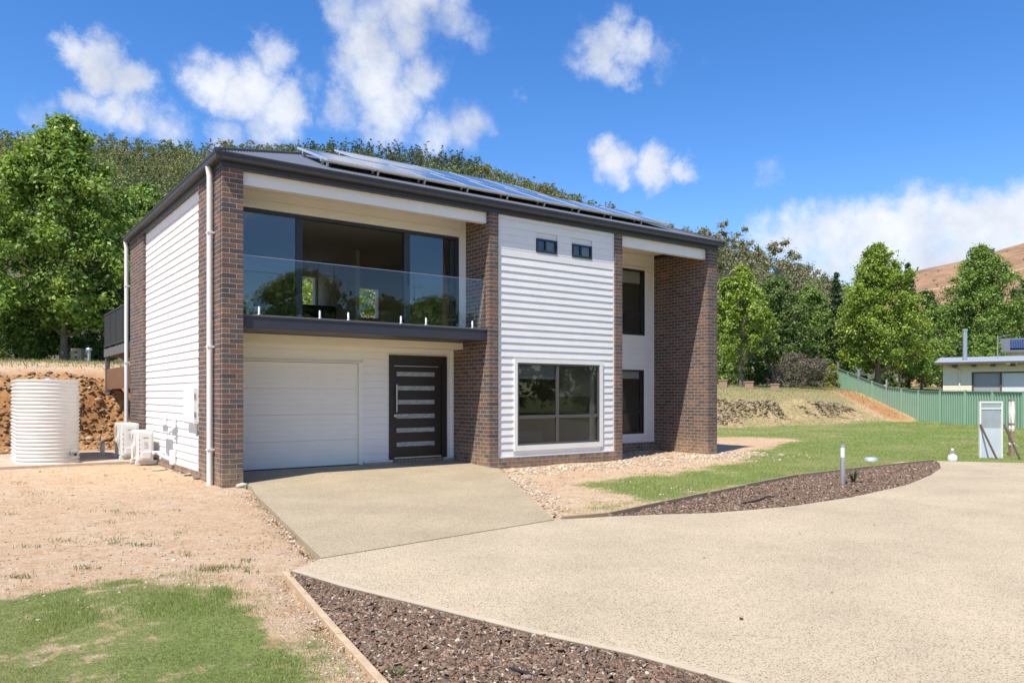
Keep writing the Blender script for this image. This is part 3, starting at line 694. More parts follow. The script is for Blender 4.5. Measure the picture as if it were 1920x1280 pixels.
# garage door
gd = MB(); gd.box(3.182,3.262,GW-.03,GW+.09,.11,2.265); gd.box(.36,3.181,GW-.03,GW+.09,2.236,2.265)
garage = gd.build('garage_door', M['cream'], house); garage['label'] = 'pale sectional garage door under the balcony'
for s in range(4):
    m = MB(); za = .118 + s * .528
    for r in range(5):
        a = za + r * .1056; e = a + .1056 - (.0025 if r == 4 else 0)
        m.prism([(GW+.036, a), (GW+.052, a), (GW+.052, e), (GW+.036, e), (GW+.032, e - .005), (GW+.032, a + .005)], .352, 3.18, 'x')
    m.build('door_section', M['cream'], garage)
bx('door_seal', M['black'], garage, .352,3.18,GW+.02,GW+.055,.088,.117)
# balcony slab and balustrade
slabo = bx('balcony_slab', M['navy'], house, .352,5.51,.09,1.0,2.735,2.972)
bx('slab_trim', M['bronze'], slabo, .352,5.51,.075,.089,2.95,2.978); bx('balcony_tiles', M['conc'], house, .352,5.509,.09,.93,2.973,2.985)
bal = bx('balustrade', M['steel'], house, .36,5.50,.118,.132,4.012,4.02)
for a, b in ((.37,2.06),(2.075,3.755),(3.77,5.44)): bx('glass_panel', M['bglass'], bal, a,b,.119,.131,3.0,4.011)
for x in (.663,1.787,2.353,3.469,4.037,5.158):
    MB().lathe([(.045,2.986),(.045,2.995),(.022,2.998),(.022,3.13),(.018,3.135)], x, .125, 12).build('spigot', M['galv'], bal, smooth=True)
# interior rooms
def room(x0, x1, y0, y1, z0, z1, holes=()):
    r = MB(); t = .06
    r.box(x0,x1,y0,y1,z1,z1+t); r.box(x0-t,x0,y0,y1,z0,z1); r.box(x1,x1+t,y0,y1,z0,z1)
    xs_ = sorted({x0, x1, *[h[0] for h in holes], *[h[1] for h in holes]}); zs_ = sorted({z0, z1, *[h[2] for h in holes], *[h[3] for h in holes]})
    for a, b in zip(xs_, xs_[1:]):
        for c, d in zip(zs_, zs_[1:]):
            if not any(h[0] <= a and b <= h[1] and h[2] <= c and d <= h[3] for h in holes): r.box(a,b,y1,y1+.2,c,d)
    o = r.build('room_walls', M['plaster'], house); bx('room_floor', M['ifloor'], house, x0,x1,y0,y1,z0-t,z0); return o
room(.36, 9.1, 1.07, 8.3, 3.0, 5.45, [(4.3,4.93,3.85,5.05),(6.2,6.98,3.95,4.85)])
room(5.85, 9.1, .22, 4.5, .25, 2.75)
room(9.5, 12.8, 2.1, 6.0, .25, 2.75); room(9.5, 12.8, 2.1, 6.0, 3.0, 5.45)
bx('room_partition', M['plaster'], house, 5.0,5.1,5.6,8.3,3.0,5.45)
bx('kitchen_bench', M['dark'], house, 2.2,4.6,6.0,6.6,3.0,3.95); bx('wall_television', M['dark'], house, 7.55,8.45,4.40,4.47,1.25,1.85); bx('low_cabinet', M['dark'], house, 6.6,8.6,3.9,4.35,.25,.8); bx('sofa', M['greyblind'], house, 6.2,7.9,1.2,2.0,.25,.7)
# back of the house
m = MB()
for a in ((.1,4.28,0,5.6),(4.95,6.18,0,5.6),(7.0,12.94,0,5.6),(4.28,4.95,0,3.84),(4.28,4.95,5.06,5.6),(6.18,7.0,0,3.94),(6.18,7.0,4.86,5.6)): m.box(a[0],a[1],8.51,8.58,a[2],a[3])
m.box(12.86,12.945,2.03,8.5,0,5.46); m.box(.12,.2,6.84,8.5,0,5.46)
m.build('rear_wall', M['trim'], house)
# ---- roof
EZ, OV, PT = 5.685, .15, .404
W_, D_ = 12.95, 8.58
ry = D_ / 2; RZ = EZ + (ry + OV) * PT
def rz(y): return EZ + (min(y, D_ - y) + OV) * PT
m = MB(); p = .076; nseg = 6
x = -OV
cols = np.arange(-OV, W_ + OV + 1e-6, p / nseg)
prevc = None
for i, x in enumerate(cols):
    ytop = min(ry, x, W_ - x); ytop = max(ytop, -OV)
    off = .009 * math.cos(2 * math.pi * i / nseg)
    c = ((x, -OV, EZ + off), (x, ytop, EZ + (ytop + OV) * PT + off))
    if prevc: m.face([prevc[0], c[0], c[1], prevc[1]])
    prevc = c
rf = m.build('roof', M['roof'], house)
m = MB(); A, B, Cc_, Dd = (-OV,-OV,EZ),(W_+OV,-OV,EZ),(W_+OV,D_+OV,EZ),(-OV,D_+OV,EZ); E1, E2 = (ry,ry,RZ),(W_-ry,ry,RZ)
m.face([Dd, A, E1]); m.face([B, Cc_, E2]); m.face([Cc_, Dd, E1, E2]); m.build('roof_sheet', M['roof'], rf)
m = MB(); m.tube([E1, E2], .06, 8)
for a, b in ((A, E1), (B, E2), (Dd, E1), (Cc_, E2)): m.tube([a, b], .045, 8)
m.build('ridge_capping', M['charw'], rf)
# gutters: mitred profile loop
prof = [(0.005,5.562),(.10,5.555),(.125,5.575),(.125,5.655),(.14,5.665),(.14,5.690),(.118,5.690),(.112,5.60),(.02,5.60),(.005,5.68)]
m = MB(); o_ = .02; n = len(prof)
for px_, pz in prof:
    d = px_ + o_; m.v += [(-d,-d,pz),(W_+d,-d,pz),(W_+d,D_+d,pz),(-d,D_+d,pz)]
for i in range(n):
    j = (i + 1) % n
    for k in range(4):
        l = (k + 1) % 4; m.f.append((i*4+k, i*4+l, j*4+l, j*4+k)); m.t.append(None)
m.build('gutter', M['charw'], house)
m = MB()
m.box(-.02,W_+.02,-.022,.35,TOP,5.60); m.box(-.022,.35,.36,D_+.02,TOP,5.60); m.box(W_-.3,W_+.022,.36,D_+.02,TOP,5.60)
m.build('fascia', M['navy'], house)
bx('ceiling_deck', M['dark'], house, .36,W_-.31,2.2,D_-.1,5.52,5.56)
# downpipes
for y in (.52, 8.92):
    x = -.075; yy = min(y, 8.66)
    d = MB(); d.tube([(x,yy,-.03),(x,yy,5.40),(x-.015,yy,5.50),(-.10,yy,5.57)], .05, 14).build('downpipe', M['pvc'], house, smooth=True)
    for z in (.6, 2.4, 4.4): bx('pipe_bracket', M['pvc'], house, x-.052,x+.07,yy-.055,yy+.055,z,z+.03)
# meter box and fittings on the left wall
mb = bx('meter_box', M['pvc'], house, -.05,.07,1.74,2.56,1.02,1.71, bevel=.008)
bx('box_door', M['pvc'], mb, -.062,-.05,1.77,2.53,1.05,1.68); bx('hinge', M['galv'], mb, -.045,-.02,1.73,1.74,1.15,1.25); bx('hinge', M['galv'], mb, -.045,-.02,1.73,1.74,1.50,1.60)
bx('conduit_cover', M['galv'], house, -.02,.06,1.63,1.74,.80,1.02)
for y, z in ((4.62,1.02),(3.72,.98)): bx('wall_vent', M['pvc'], house, .0,.06,y-.10,y+.10,z-.12,z+.12, bevel=.02); bx('pipe_stub', M['galv'], house, -.03,.055,y-.16,y-.12,z-.24,z-.12)
t = MB(); t.tube([(.05,3.72,.80),(-.05,3.72,.80),(-.07,3.72,.74)], .016, 8); t.tube([(-.02,3.62,.80),(-.02,3.82,.80)], .013, 8); t.tube([(.04,3.55,.55),(.04,3.55,.95)], .012, 8)
t.build('garden_tap', M['galv'], house)
bx('access_hatch', M['galv'], house, .03,.06,3.95,4.5,.30,.62); bx('pipe_cover', M['pvc'], house, -.04,.06,3.62,3.86,.10,.42, bevel=.03)
# rear deck
dk = bx('rear_deck', M['deckwood'], house, -.02,6.0,8.62,12.85,2.72,2.96); dk['label'] = 'raised deck behind the house with a dark mesh railing'
for (x, y) in ((.06,12.7),(3.0,12.7),(5.9,12.7)): bx('deck_post', M['deckwood'], dk, x-.06,x+.06,y-.06,y+.06,1.2,2.72)
for x, y in ((0,8.75),(0,9.75),(0,10.75),(0,11.75),(0,12.78)): bx('railing_post', M['charw'], dk, x-.02,x+.02,y-.02,y+.02,2.96,3.98)
bx('top_rail', M['charw'], dk, -.025,.025,8.7,12.83,3.98,4.02); bx('bottom_rail', M['charw'], dk, -.015,.015,8.7,12.83,3.03,3.06)
r = MB()
for y in np.arange(8.8,12.75,.035): r.box(-.006,.006,y,y+.019,3.06,3.98)
r.build('baluster_infill', M['charw'], dk, kind='stuff')
bx('privacy_screen', M['rust'], house, .02,.06,8.75,12.6,1.75,2.35)

# ------------------------------------------------------------------ solar panels (each its own thing on the roof)
th_ = math.atan(PT)
def solar_panel(x0, y0, label, group, first=[None]):
    L_, Wp = 1.70, 1.035
    if first[0] is None:
        r = empty('solar_panel')
        bx('cell_sheet', M['solar'], r, .02,Wp-.02,.02,L_-.02,.005,.034)
        f = MB(); f.box(0,Wp,0,.02,0,.042); f.box(0,Wp,L_-.02,L_,0,.042); f.box(0,.02,.02,L_-.02,0,.042); f.box(Wp-.02,Wp,.02,L_-.02,0,.042)
        f.build('frame', M['galvlight'], r)
        for yy in (.30,1.32): bx('mounting_rail', M['galvlight'], r, -.01,Wp+.012,yy,yy+.04,-.05,-.001)
        for yy in (.06,.32,1.34): bx('mounting_foot', M['galv'], r, .02,.06,yy-.02,yy+.02,-.125,-.051 if yy > .1 else -.001)
        first[0] = r
    else:
        r = first[0].copy(); COL.objects.link(r)
        for ch in list(first[0].children):
            c = ch.copy(); COL.objects.link(c); c.parent = r
    r.location = (x0, y0, EZ + (y0 + OV) * PT + .125); r.rotation_euler = (th_, 0, 0)
    return tag(r, label, 'solar panel', group)
M['galvlight'] = pm('anodised_aluminium_frame', (.72,.73,.74), .35, .04, 10, metal=.5)
ORD = ['first','second','third','fourth','fifth','sixth','seventh','eighth','ninth']
for i in range(9): solar_panel(2.0 + i * 1.05, .30, f'{ORD[i]} blue solar panel from the left in the lower row along the gutter', 'lower row of solar panels on the roof')
for i in range(5): solar_panel(3.48 + i * 1.05, 1.90, f'{ORD[i]} blue solar panel from the left in the upper row near the ridge', 'upper row of solar panels on the roof')

# ------------------------------------------------------------------ things by the left wall
def air_unit(loc, rz_, s, label):
    r = empty('air_conditioner', loc, rz_, label, 'air conditioner', 'outdoor air conditioner units by the side wall')
    w, d, h = .32 * s, .86 * s, .66 * s
    bx('casing', M['acw'], r, 0,w,0,d,.10,.10+h, bevel=.018)
    bx('side_panel', M['acw'], r, .06*s,w-.04*s,-.012,.0,.16,.10+h-.05, bevel=.006)
    bx('valve_cover', M['acw'], r, .07*s,w-.06*s,-.045,-.013,.15,.30, bevel=.01)
    bx('label_plate', M['acg'], r, .11*s,w-.10*s,-.0145,-.0125,.10+h-.16,.10+h-.135)
    m = MB()
    for k, (a, b) in enumerate(((.0,.05),(.02,.05),(.0,.06),(.03,.07),(.0,.05))): m.box(.12*s+a*s,.12*s+(b+.03)*s,-.0145,-.0125,.10+h-.26-k*.03,.10+h-.25-k*.03)
    m.build('warning_print', M['acg'], r)
    m = MB()
    for k in range(4): m.box(.02*s,.035*s,-.003,-.0005,.25+k*.1*s,.29+k*.1*s)
    m.build('side_vent', M['acg'], r)
    g = MB(); cy, cz = d * .58, .10 + h * .5
    for q in range(1, 8):
        rr = q * .038 * s; pts = [(-.012, cy + rr * math.cos(a), cz + rr * math.sin(a)) for a in np.linspace(0, 2 * math.pi, 25)]
        g.tube(pts, .004, 4, caps=False)
    for q in range(8):
        a = q * math.pi / 4; g.tube([(-.012, cy, cz), (-.012, cy + .28 * s * math.cos(a), cz + .28 * s * math.sin(a))], .004, 4)
    g.build('fan_grille', M['acw'], r)
    m = MB(); m.lathe([(.27*s,0),(.27*s,.004)], 0, 0, 28); me = m.mesh('fan_opening', M['acg'])
    o = link('fan_opening', me, r); o.location = (-.001, cy, cz); o.rotation_euler = (0, -math.pi/2, 0)
    for yy in (.10, d - .16): bx('foot', M['acw'], r, -.03,w+.12,yy,yy+.09,0,.10, bevel=.01)
    return r
a1 = air_unit((-.40,5.22,.0), 0, 1.0, 'smaller ivory air conditioner unit in front, with pipes running to the wall')
a2 = air_unit((-.53,6.48,.03), 0, 1.16, 'taller ivory air conditioner unit standing nearer the tank')
t = MB()
for k in range(3): t.tube([(.0 - .40 + .30, 5.2 + .02, .25 + k * .02), (-.02, 5.08 - k * .05, .26 + k * .02), (.02, 4.75 - k * .05, .2), (.03, 4.3 - k * .1, .18)], .022, 8)
o = t.build('refrigerant_pipe', M['pvc'], house, smooth=True)
cs = bx('concrete_slab', M['dslab'], None, -2.95,-.12,6.0,10.2,-.04,.045, kind='structure')
# rainwater tank: slim, round ended
tk = empty('rainwater_tank', (-1.98,7.75,.045), 0, 'cream corrugated slimline rainwater tank on the slab beside the house', 'water tank')
hw, hl, NP = .62, .88, 64
def outline(r):
    pts = []
    for i in range(NP):
        a = 2 * math.pi * i / NP; c, s = math.cos(a), math.sin(a)
        pts.append((r * c, r * s + (hl if s >= 0 else -hl)))
    return pts
V = []; Fc = []
H_ = 1.84; rows = 22 * 6
for k in range(rows + 1):
    z = H_ * k / rows; r = hw + .017 * math.cos(2 * math.pi * k / 6)
    V += [(x, y, z) for x, y in outline(r)]
for k in range(rows):
    for i in range(NP): Fc.append((k*NP+i, k*NP+(i+1)%NP, (k+1)*NP+(i+1)%NP, (k+1)*NP+i))
link('tank_wall', npmesh('tank_wall', V, Fc, M['tank'], smooth=True), tk)
m = MB(); a, b = outline(hw + .012), outline(hw + .012)
m.prism(a, H_ - .002, H_ + .03, 'z'); m.build('tank_lid', M['tank'], tk)
MB().lathe([(.12,H_+.03),(.12,H_+.05),(.08,H_+.075),(.02,H_+.085)], .05, -.55, 18).build('inlet_strainer', M['galv'], tk, smooth=True)
v = MB(); v.tube([(.44,-1.35,.20),(.46,-1.50,.20)], .055, 12); v.tube([(.455,-1.46,.20),(.47,-1.56,.19)], .04, 12); v.tube([(.39,-1.52,.245),(.53,-1.50,.245)], .014, 8)
v.build('outlet_valve', M['galv'], tk, smooth=True)
v = MB(); v.tube([(.46,-1.54,.20),(.47,-1.60,.195)], .03, 10); v.build('valve_cap', M['black'], tk)
ps = empty('pipe_riser', (-.62,8.75,.04), 0, 'short pale plastic pipe stub rising from the slab by the tank', 'pipe')
MB().tube([(0,0,0),(0,0,.25)], .055, 14).build('pipe_body', M['pvc'], ps, smooth=True); MB().tube([(0,0,.251),(0,0,.29)], .066, 14).build('pipe_cap', M['pvc'], ps, smooth=True)

# ------------------------------------------------------------------ yard things on the right
bp = gp(1580, 910); bo = empty('bollard_light', (bp.x,bp.y,-.01), 0, 'slim steel bollard light with a white lens standing in the bark bed', 'bollard light')
MB().tube([(0,0,0),(0,0,.50)], .042, 16).build('post', M['steel'], bo, smooth=True)
MB().tube([(0,0,.501),(0,0,.68)], .038, 16).build('lens', M['pvc'], bo, smooth=True); MB().tube([(0,0,.681),(0,0,.72)], .042, 16).build('cap', M['steel'], bo, smooth=True)
MB().lathe([(.07,0),(.07,.012),(.045,.014)], 0, 0, 16).build('base_flange', M['steel'], bo)
p = gp(1633, 863); r = empty('drain_cap', (p.x,p.y,zg(p.x,p.y)), 0, 'low round pale drain cap in the lawn', 'drain cap')
MB().lathe([(.15,0),(.15,.05),(.12,.09),(.03,.10)], 0, 0, 20).build('dome', M['galvlight'], r, smooth=True)
p = gp(1786, 864); r = empty('garden_tap_riser', (p.x,p.y,zg(p.x,p.y)), 0, 'small white garden tap riser at the far edge of the driveway', 'garden tap')
MB().lathe([(.10,0),(.11,.05),(.09,.13),(.045,.16)], 0, 0, 16).build('tap_base', M['pvc'], r, smooth=True); MB().tube([(0,0,.15),(0,0,.30)], .035, 10).build('tap_stem', M['pvc'], r, smooth=True); MB().tube([(-.08,-.03,.28),(.05,.0,.26)], .025, 8).build('tap_spout', M['pvc'], r)
pl, pr = gp(1837, 857), gp(1880, 857)
e1 = (pr - pl); wd = e1.length; rzp = math.atan2(e1.y, e1.x)
up = empty('meter_panel', (pl.x,pl.y,-.02), rzp, 'grey white temporary power board propped up on the lawn with two stakes', 'power board')
bx('lower_sheet', M['sheet'], up, .02,wd-.02,0,.03,0,.76)
bx('upper_sheet', M['mirrorpanel'], up, .05,wd-.05,.005,.03,.765,1.36)
f = MB(); f.box(0,.035,-.01,.05,.0,1.43); f.box(wd-.035,wd,-.01,.05,.0,1.43); f.box(.035,wd-.035,-.008,.045,1.39,1.43); f.box(.035,wd-.035,-.008,.045,1.23,1.26)
f.build('frame', M['pvc'], up)
for a, b in ((.0,.17),(wd+.02,wd+.16)): MB().tube([(a,-.02,.85),(b,-.42,0)], .024, 6).build('stake', M['dtimber'], up)
p = gp(1897, 854); r = empty('wrapped_post', (p.x,p.y,-.02), rzp, 'timber post half wrapped in white plastic beside the power board', 'post')
bx('timber_post', M['timber'], r, -.055,.055,-.055,.055,0,1.48); w_ = MB()
for za, zb, k in ((.86,1.42,.068),(.66,.80,.064),(.28,.36,.064)):
    w_.lathe([(k,za),(k+.012,(za+zb)/2),(k+.002,zb)], 0, 0, 10)
w_.face([(.06,-.06,.33),(.20,-.09,.26),(.24,-.07,.22),(.07,-.05,.29)])
w_.build('plastic_wrap', M['trim'], r)
# plants in the bark bed
def grass_tuft(loc, n, h, spread, label, col):
    V = []; Fc = []; T = []
    for i in range(n):
        a = random.uniform(0, 6.283); l = h * random.uniform(.5, 1.1); s = spread * random.uniform(.2, 1.2); w = .007
        dx, dy = math.cos(a), math.sin(a); k = len(V)
        for t_ in (0, .5, 1):
            x = dx * s * t_ ** 1.5; y = dy * s * t_ ** 1.5; z = l * (t_ - .18 * t_ * t_); ww = w * (1 - t_ * .85)
            V += [(x - dy * ww, y + dx * ww, z), (x + dy * ww, y - dx * ww, z)]
        Fc += [(k, k+1, k+3, k+2), (k+2, k+3, k+5, k+4)]; c = random.uniform(.7, 1.3); T += [(*[q * c for q in col], 1)] * 2
    o = link('tussock_plant', npmesh('tussock_plant', V, Fc, M['grass'], T)); o.location = loc; return tag(o, label, 'plant')
p = gp(1600, 906); grass_tuft((p.x,p.y,-.01), 70, .34, .16, 'small dark green tussock beside the bollard light', (.05,.085,.03))
p = gp(745, 1262 + 12); grass_tuft((p.x,p.y,-.01), 40, .10, .08, 'tiny green seedling in the near bark bed', (.11,.17,.04))
# timber edging boards
def edging(pts, label, z0=-.10, z1=.07, t=.04, mt=None):
    mt = mt or M['timber']
    r = empty('timber_edging', (pts[0][0], pts[0][1], 0), 0, label, 'timber edging')
    ox, oy = pts[0]
    for a, b in zip(pts, pts[1:]):
        d = Vector((b[0]-a[0], b[1]-a[1])); L = d.length; ang = math.atan2(d.y, d.x)
        o = MB().box(0, L - .006, -t/2, t/2, z0, z1 + random.uniform(-.006,.006)).build('edging_board', mt, r, bevel=.004); o.location = (a[0]-ox, a[1]-oy, 0); o.rotation_euler = (0,0,ang)
    for i, q in enumerate(pts[1:-1]):
        o = bx('edging_peg', M['timber'], r, -.025,.025,-.06,-.022,-.2,z1-.02); o.location = (q[0]-ox, q[1]-oy, 0)
    return r
edging([(2.42,-6.12),(3.12,-6.22),(4.52,-5.89),(5.8,-5.60),(7.11,-5.31),(9.32,-4.86),(12.21,-4.75),(14.86,-4.75)], 'long weathered timber edging between the lawn and the far bark bed', -.1, .065, .035)
edging([(-1.31,-6.78),(-1.635,-8.73),(-1.82,-9.9),(-2.25,-13)], 'straight pale timber edging between the near lawn and the near bark bed', -.1, .014, .05, M['dusty'])
# poly irrigation tube in the beds
tag(MB().tube([gp(1390,947)+Vector((0,0,.03)), gp(1420,943)+Vector((0,0,.04)), gp(1440,936)+Vector((0,0,.05)), gp(1462,934)+Vector((0,0,.02))], .012, 6).build('irrigation_tube', M['black']), 'short black irrigation tube lying in the far bark bed', 'tube')
tag(MB().tube([gp(955,1262)+Vector((0,0,.03)), gp(985,1272)+Vector((0,0,.035)), gp(1020,1282)+Vector((0,0,.02))], .009, 6).build('irrigation_tube', M['black']), 'black irrigation tube end lying in the near bark bed', 'tube')

# ------------------------------------------------------------------ stones
def rockmesh(n=1, seed=0, flat=.6):
    r = random.Random(seed); import bmesh
    bm = bmesh.new(); bmesh.ops.create_icosphere(bm, subdivisions=1, radius=1)
    for v in bm.verts:
        v.co *= r.uniform(.7, 1.2); v.co.z *= flat
    V = np.array([v.co[:] for v in bm.verts]); F = np.array([[v.index for v in f.verts] for f in bm.faces]); bm.free(); return V, F
ROCKS = [rockmesh(seed=i, flat=random.uniform(.45, .8)) for i in range(8)]
def rock_field(name, P, S, mat, cols, label=None, cat=None, kind='stuff'):
    Vs = []; Fs = []; T = []; k = 0
    for i in range(len(P)):
        V, F = ROCKS[i % 8]; a = rng.uniform(0, 6.28); c, s = math.cos(a), math.sin(a); R = np.array([[c,-s,0],[s,c,0],[0,0,1]])
        Vs.append((V * S[i]) @ R.T + P[i]); Fs.append(F + k); k += len(V)
        cc = np.array(cols[rng.integers(len(cols))]) * rng.uniform(.8, 1.15); T.append(np.tile(np.append(cc, 1), (len(F), 1)))
    o = link(name, npmesh(name, np.concatenate(Vs), np.concatenate(Fs), mat, np.concatenate(T)), None, kind)
    return tag(o, label, cat)
SC = [(.55,.45,.32),(.48,.36,.23),(.62,.53,.40),(.40,.29,.18),(.50,.42,.33)]
pts = []
def addp(x, y, s): pts.append((x, y, s))
for i in range(1500):                                  # rubble strip along the plinth and the apron edge
    x = rng.uniform(5.6, 14.2); y = -abs(rng.normal(0, .75)) - .05 - .25 * (x < 9)
    addp(x, y, rng.uniform(.012, .045) * (1.5 if rng.random() < .08 else 1))
for i in range(420):
    t_ = rng.random(); x = 5.6 + (2.45 - 5.6) * t_; y = -.3 + (-6.0 + .3) * t_; d = abs(rng.normal(0, .22)) + .03
    addp(x + d * .88, y - d * .45 * 0 + rng.normal(0,.05), rng.uniform(.01, .04))
for i in range(500): addp(rng.uniform(3, 6.6), rng.uniform(-5.2, -.8), rng.uniform(.008, .025))
for i in range(260):
    addp(rng.uniform(9.5, 12.5), rng.uniform(-.5, 1.7), rng.uniform(.012, .05))
pts = [q for q in pts if not inpoly(np.array([q[0]]), np.array([q[1]]), APRON)[0] and not (5.5 < q[0] < 9.45 and q[1] > -.03) and not (12.55 < q[0] and q[1] > -.03)]
P = np.array([(x, y, zg(x, y) + s * .2) for x, y, s in pts]); S = np.array([s for *_, s in pts])
rock_field('rubble', P, S, M['stone'], SC, 'pale rubble strewn along the foot of the house')
pts = []
for i in range(4600):
    x, y = rng.uniform(-7, .2), rng.uniform(-6.8, 6.0)
    if rng.random() < .25: y = rng.uniform(-7.2, -4)
    pts.append((x, y, rng.uniform(.005, .016) * (2 if rng.random() < .03 else 1)))
for i in range(260):
    t_ = rng.random(); x = -.9 + 1.2 * t_; y = -6.5 + 6 * t_; d = abs(rng.normal(0, .07)) + .01; pts.append((x - d, y, rng.uniform(.006, .022)))
for i in range(400): t_ = rng.random(); pts.append((-1.36 - t_ * .45 - abs(rng.normal(0, .12)), -6.8 - t_ * 2.9, rng.uniform(.004, .014)))
pts = [q for q in pts if not inpoly(np.array([q[0]]), np.array([q[1]]), APRON)[0] and not inpoly(np.array([q[0]]), np.array([q[1]]), DRIVE)[0] and not inpoly(np.array([q[0]]), np.array([q[1]]), BED2)[0]]
P = np.array([(x, y, zg(x, y) + s * .15) for x, y, s in pts]); S = np.array([s for *_, s in pts])
rock_field('gravel', P, S, M['stone'], SC + [(.36,.24,.14),(.30,.2,.12)], 'small stones and clods scattered over the bare soil')
# bank stones: two rough cut faces
pts = []
n1 = 5200
for i in range(n1):
    x = rng.uniform(-9, 6); y = 12.0 + rng.normal(0, .65); pts.append((x, y, rng.uniform(.022, .075) * (1.9 if rng.random() < .06 else 1)))
n2_ = 0
while n2_ < 5200:
    x = rng.uniform(16, 40.5); y = 12.3 + rng.normal(0, .38) + (fbm(np.array([x * .5]), np.array([0.]), 77, 3)[0] - .5) * 2
    if fbm(np.array([x * .28]), np.array([3.]), 78, 3)[0] < .40: continue
    pts.append((x, y, rng.uniform(.03, .11))); n2_ += 1
P = np.array([(x, y, zg(x, y) + s * .1) for x, y, s in pts]); S = np.array([s for *_, s in pts])
rock_field('bank_debris', P[:n1], S[:n1], M['stone'], [(.30,.15,.06),(.20,.105,.045),(.38,.22,.10),(.12,.065,.03),(.33,.22,.12),(.46,.34,.2)], 'loose orange clods and stones on the cut bank')
rock_field('bank_debris', P[n1:], S[n1:], M['stone'], [(.26,.19,.10),(.16,.12,.07),(.36,.28,.16),(.09,.07,.045),(.30,.24,.13)], 'loose grey brown clods along the far cut bank')
def stone(loc, s, seed, label, col, group=None, rz_=0):
    V, F = rockmesh(seed=seed, flat=1); V = V * np.array(s)
    o = link('stone', npmesh('stone', V, F, M['stone'], np.tile((*col, 1), (len(F), 1)))); o.location = loc; o.rotation_euler = (0, 0, rz_); return tag(o, label, 'stone', group)
stone((.28,-.17,.03), (.13,.07,.055), 31, 'white chunk of concrete lying against the near brick pier', (.62,.58,.5))
for i, (px, py) in enumerate(((318,872),(333,878),(345,884),(300,880),(356,891))):
    q = gp(px, py); stone((q.x, q.y, zg(q.x, q.y) + .02), (.19,.13,.025), 40 + i, ('second from the left','third from the left','fourth from the left','farthest left','farthest right')[i] + ' of five flat stones before the air conditioners', (.52,.44,.32), 'flat stones before the air conditioners', i)
q = gp(372, 898); stone((q.x, q.y, zg(q.x, q.y) + .02), (.12,.08,.03), 50, 'dark broken stone in the dirt by the near downpipe', (.22,.16,.11))

# ------------------------------------------------------------------ bark chips
def chips(name, poly, n, label):
    xs_ = [p[0] for p in poly]; ys_ = [p[1] for p in poly]
    x = rng.uniform(min(xs_), max(xs_), n * 6); y = rng.uniform(max(min(ys_), -11.5), max(ys_), n * 6)
    k = polydist(x, y, poly) > .02; x, y = x[k][:n], y[k][:n]; n = len(x)
    L = rng.uniform(.006, .020, n) * np.where(rng.random(n) < .06, 2.0, 1); Wd = L * rng.uniform(.25, .6, n); T = rng.uniform(.002, .005, n)
    base = np.array([(-1,-1,-1),(1,-1,-1),(1,1,-1),(-1,1,-1),(-1,-.8,1),(.9,-1,1),(1,.7,1),(-.8,1,1)], float)
    yaw = rng.uniform(0, 6.28, n); tilt = rng.normal(0, .45, n); roll = rng.normal(0, .4, n)
    P = base[None] * np.stack([L, Wd, T], -1)[:, None, :]
    c, s = np.cos(tilt)[:, None], np.sin(tilt)[:, None]; X, Y, Z = P[..., 0], P[..., 1], P[..., 2]
    X, Z = X * c - Z * s, X * s + Z * c
    c, s = np.cos(roll)[:, None], np.sin(roll)[:, None]; Y, Z = Y * c - Z * s, Y * s + Z * c
    c, s = np.cos(yaw)[:, None], np.sin(yaw)[:, None]; X, Y = X * c - Y * s, X * s + Y * c
    z0 = rng.uniform(.0, .028, n)
    V = np.stack([X + x[:, None], Y + y[:, None], Z + z0[:, None]], -1).reshape(-1, 3)
    f = np.array([(4,5,6,7),(0,1,5,4),(1,2,6,5),(2,3,7,6),(3,0,4,7)]); Fc = (f[None] + (np.arange(n) * 8)[:, None, None]).reshape(-1, 4)
    pal = np.array([(.19,.125,.085),(.135,.09,.065),(.23,.155,.105),(.31,.24,.175),(.09,.063,.048),(.26,.15,.09),(.46,.39,.30)]); pc = pal[rng.choice(7, n, p=[.25,.22,.18,.12,.13,.07,.03])] * rng.uniform(.8, 1.2, (n, 1))
    T4 = np.repeat(np.concatenate([pc, np.ones((n, 1))], 1), 5, 0)
    tag(link(name, npmesh(name, V, Fc, M['chip'], T4), None, 'stuff'), label)
chips('bark_mulch', BED2, 42000, 'brown bark mulch in the near bed')
chips('bark_mulch', BED1, 45000, 'brown bark mulch in the far bed by the bollard')

lv = [gp(px, py, .034) for px, py in ((705,907),(760,930),(640,925),(820,945),(700,960),(775,912),(1180,1010),(1320,1045),(1060,1110),(1500,1000),(1640,985),(1390,1160),(1250,1200),(1560,1110))]
V = []; Fc = []; T = []
for q in lv:
    k = len(V); a = random.uniform(0, 6.28); l = random.uniform(.010, .024); V += [(q.x + l * math.cos(a + t_), q.y + l * w_ * math.sin(a + t_), .036 + random.uniform(0, .008)) for t_, w_ in ((0,1),(1.57,.6),(3.14,1),(4.71,.6))]; Fc.append((k, k+1, k+2, k+3)); T.append((.10,.07,.04,1))
tag(link('leaf_litter', npmesh('leaf_litter', V, Fc, M['grass'], T), None, 'stuff'), 'a few dry leaves blown onto the concrete')
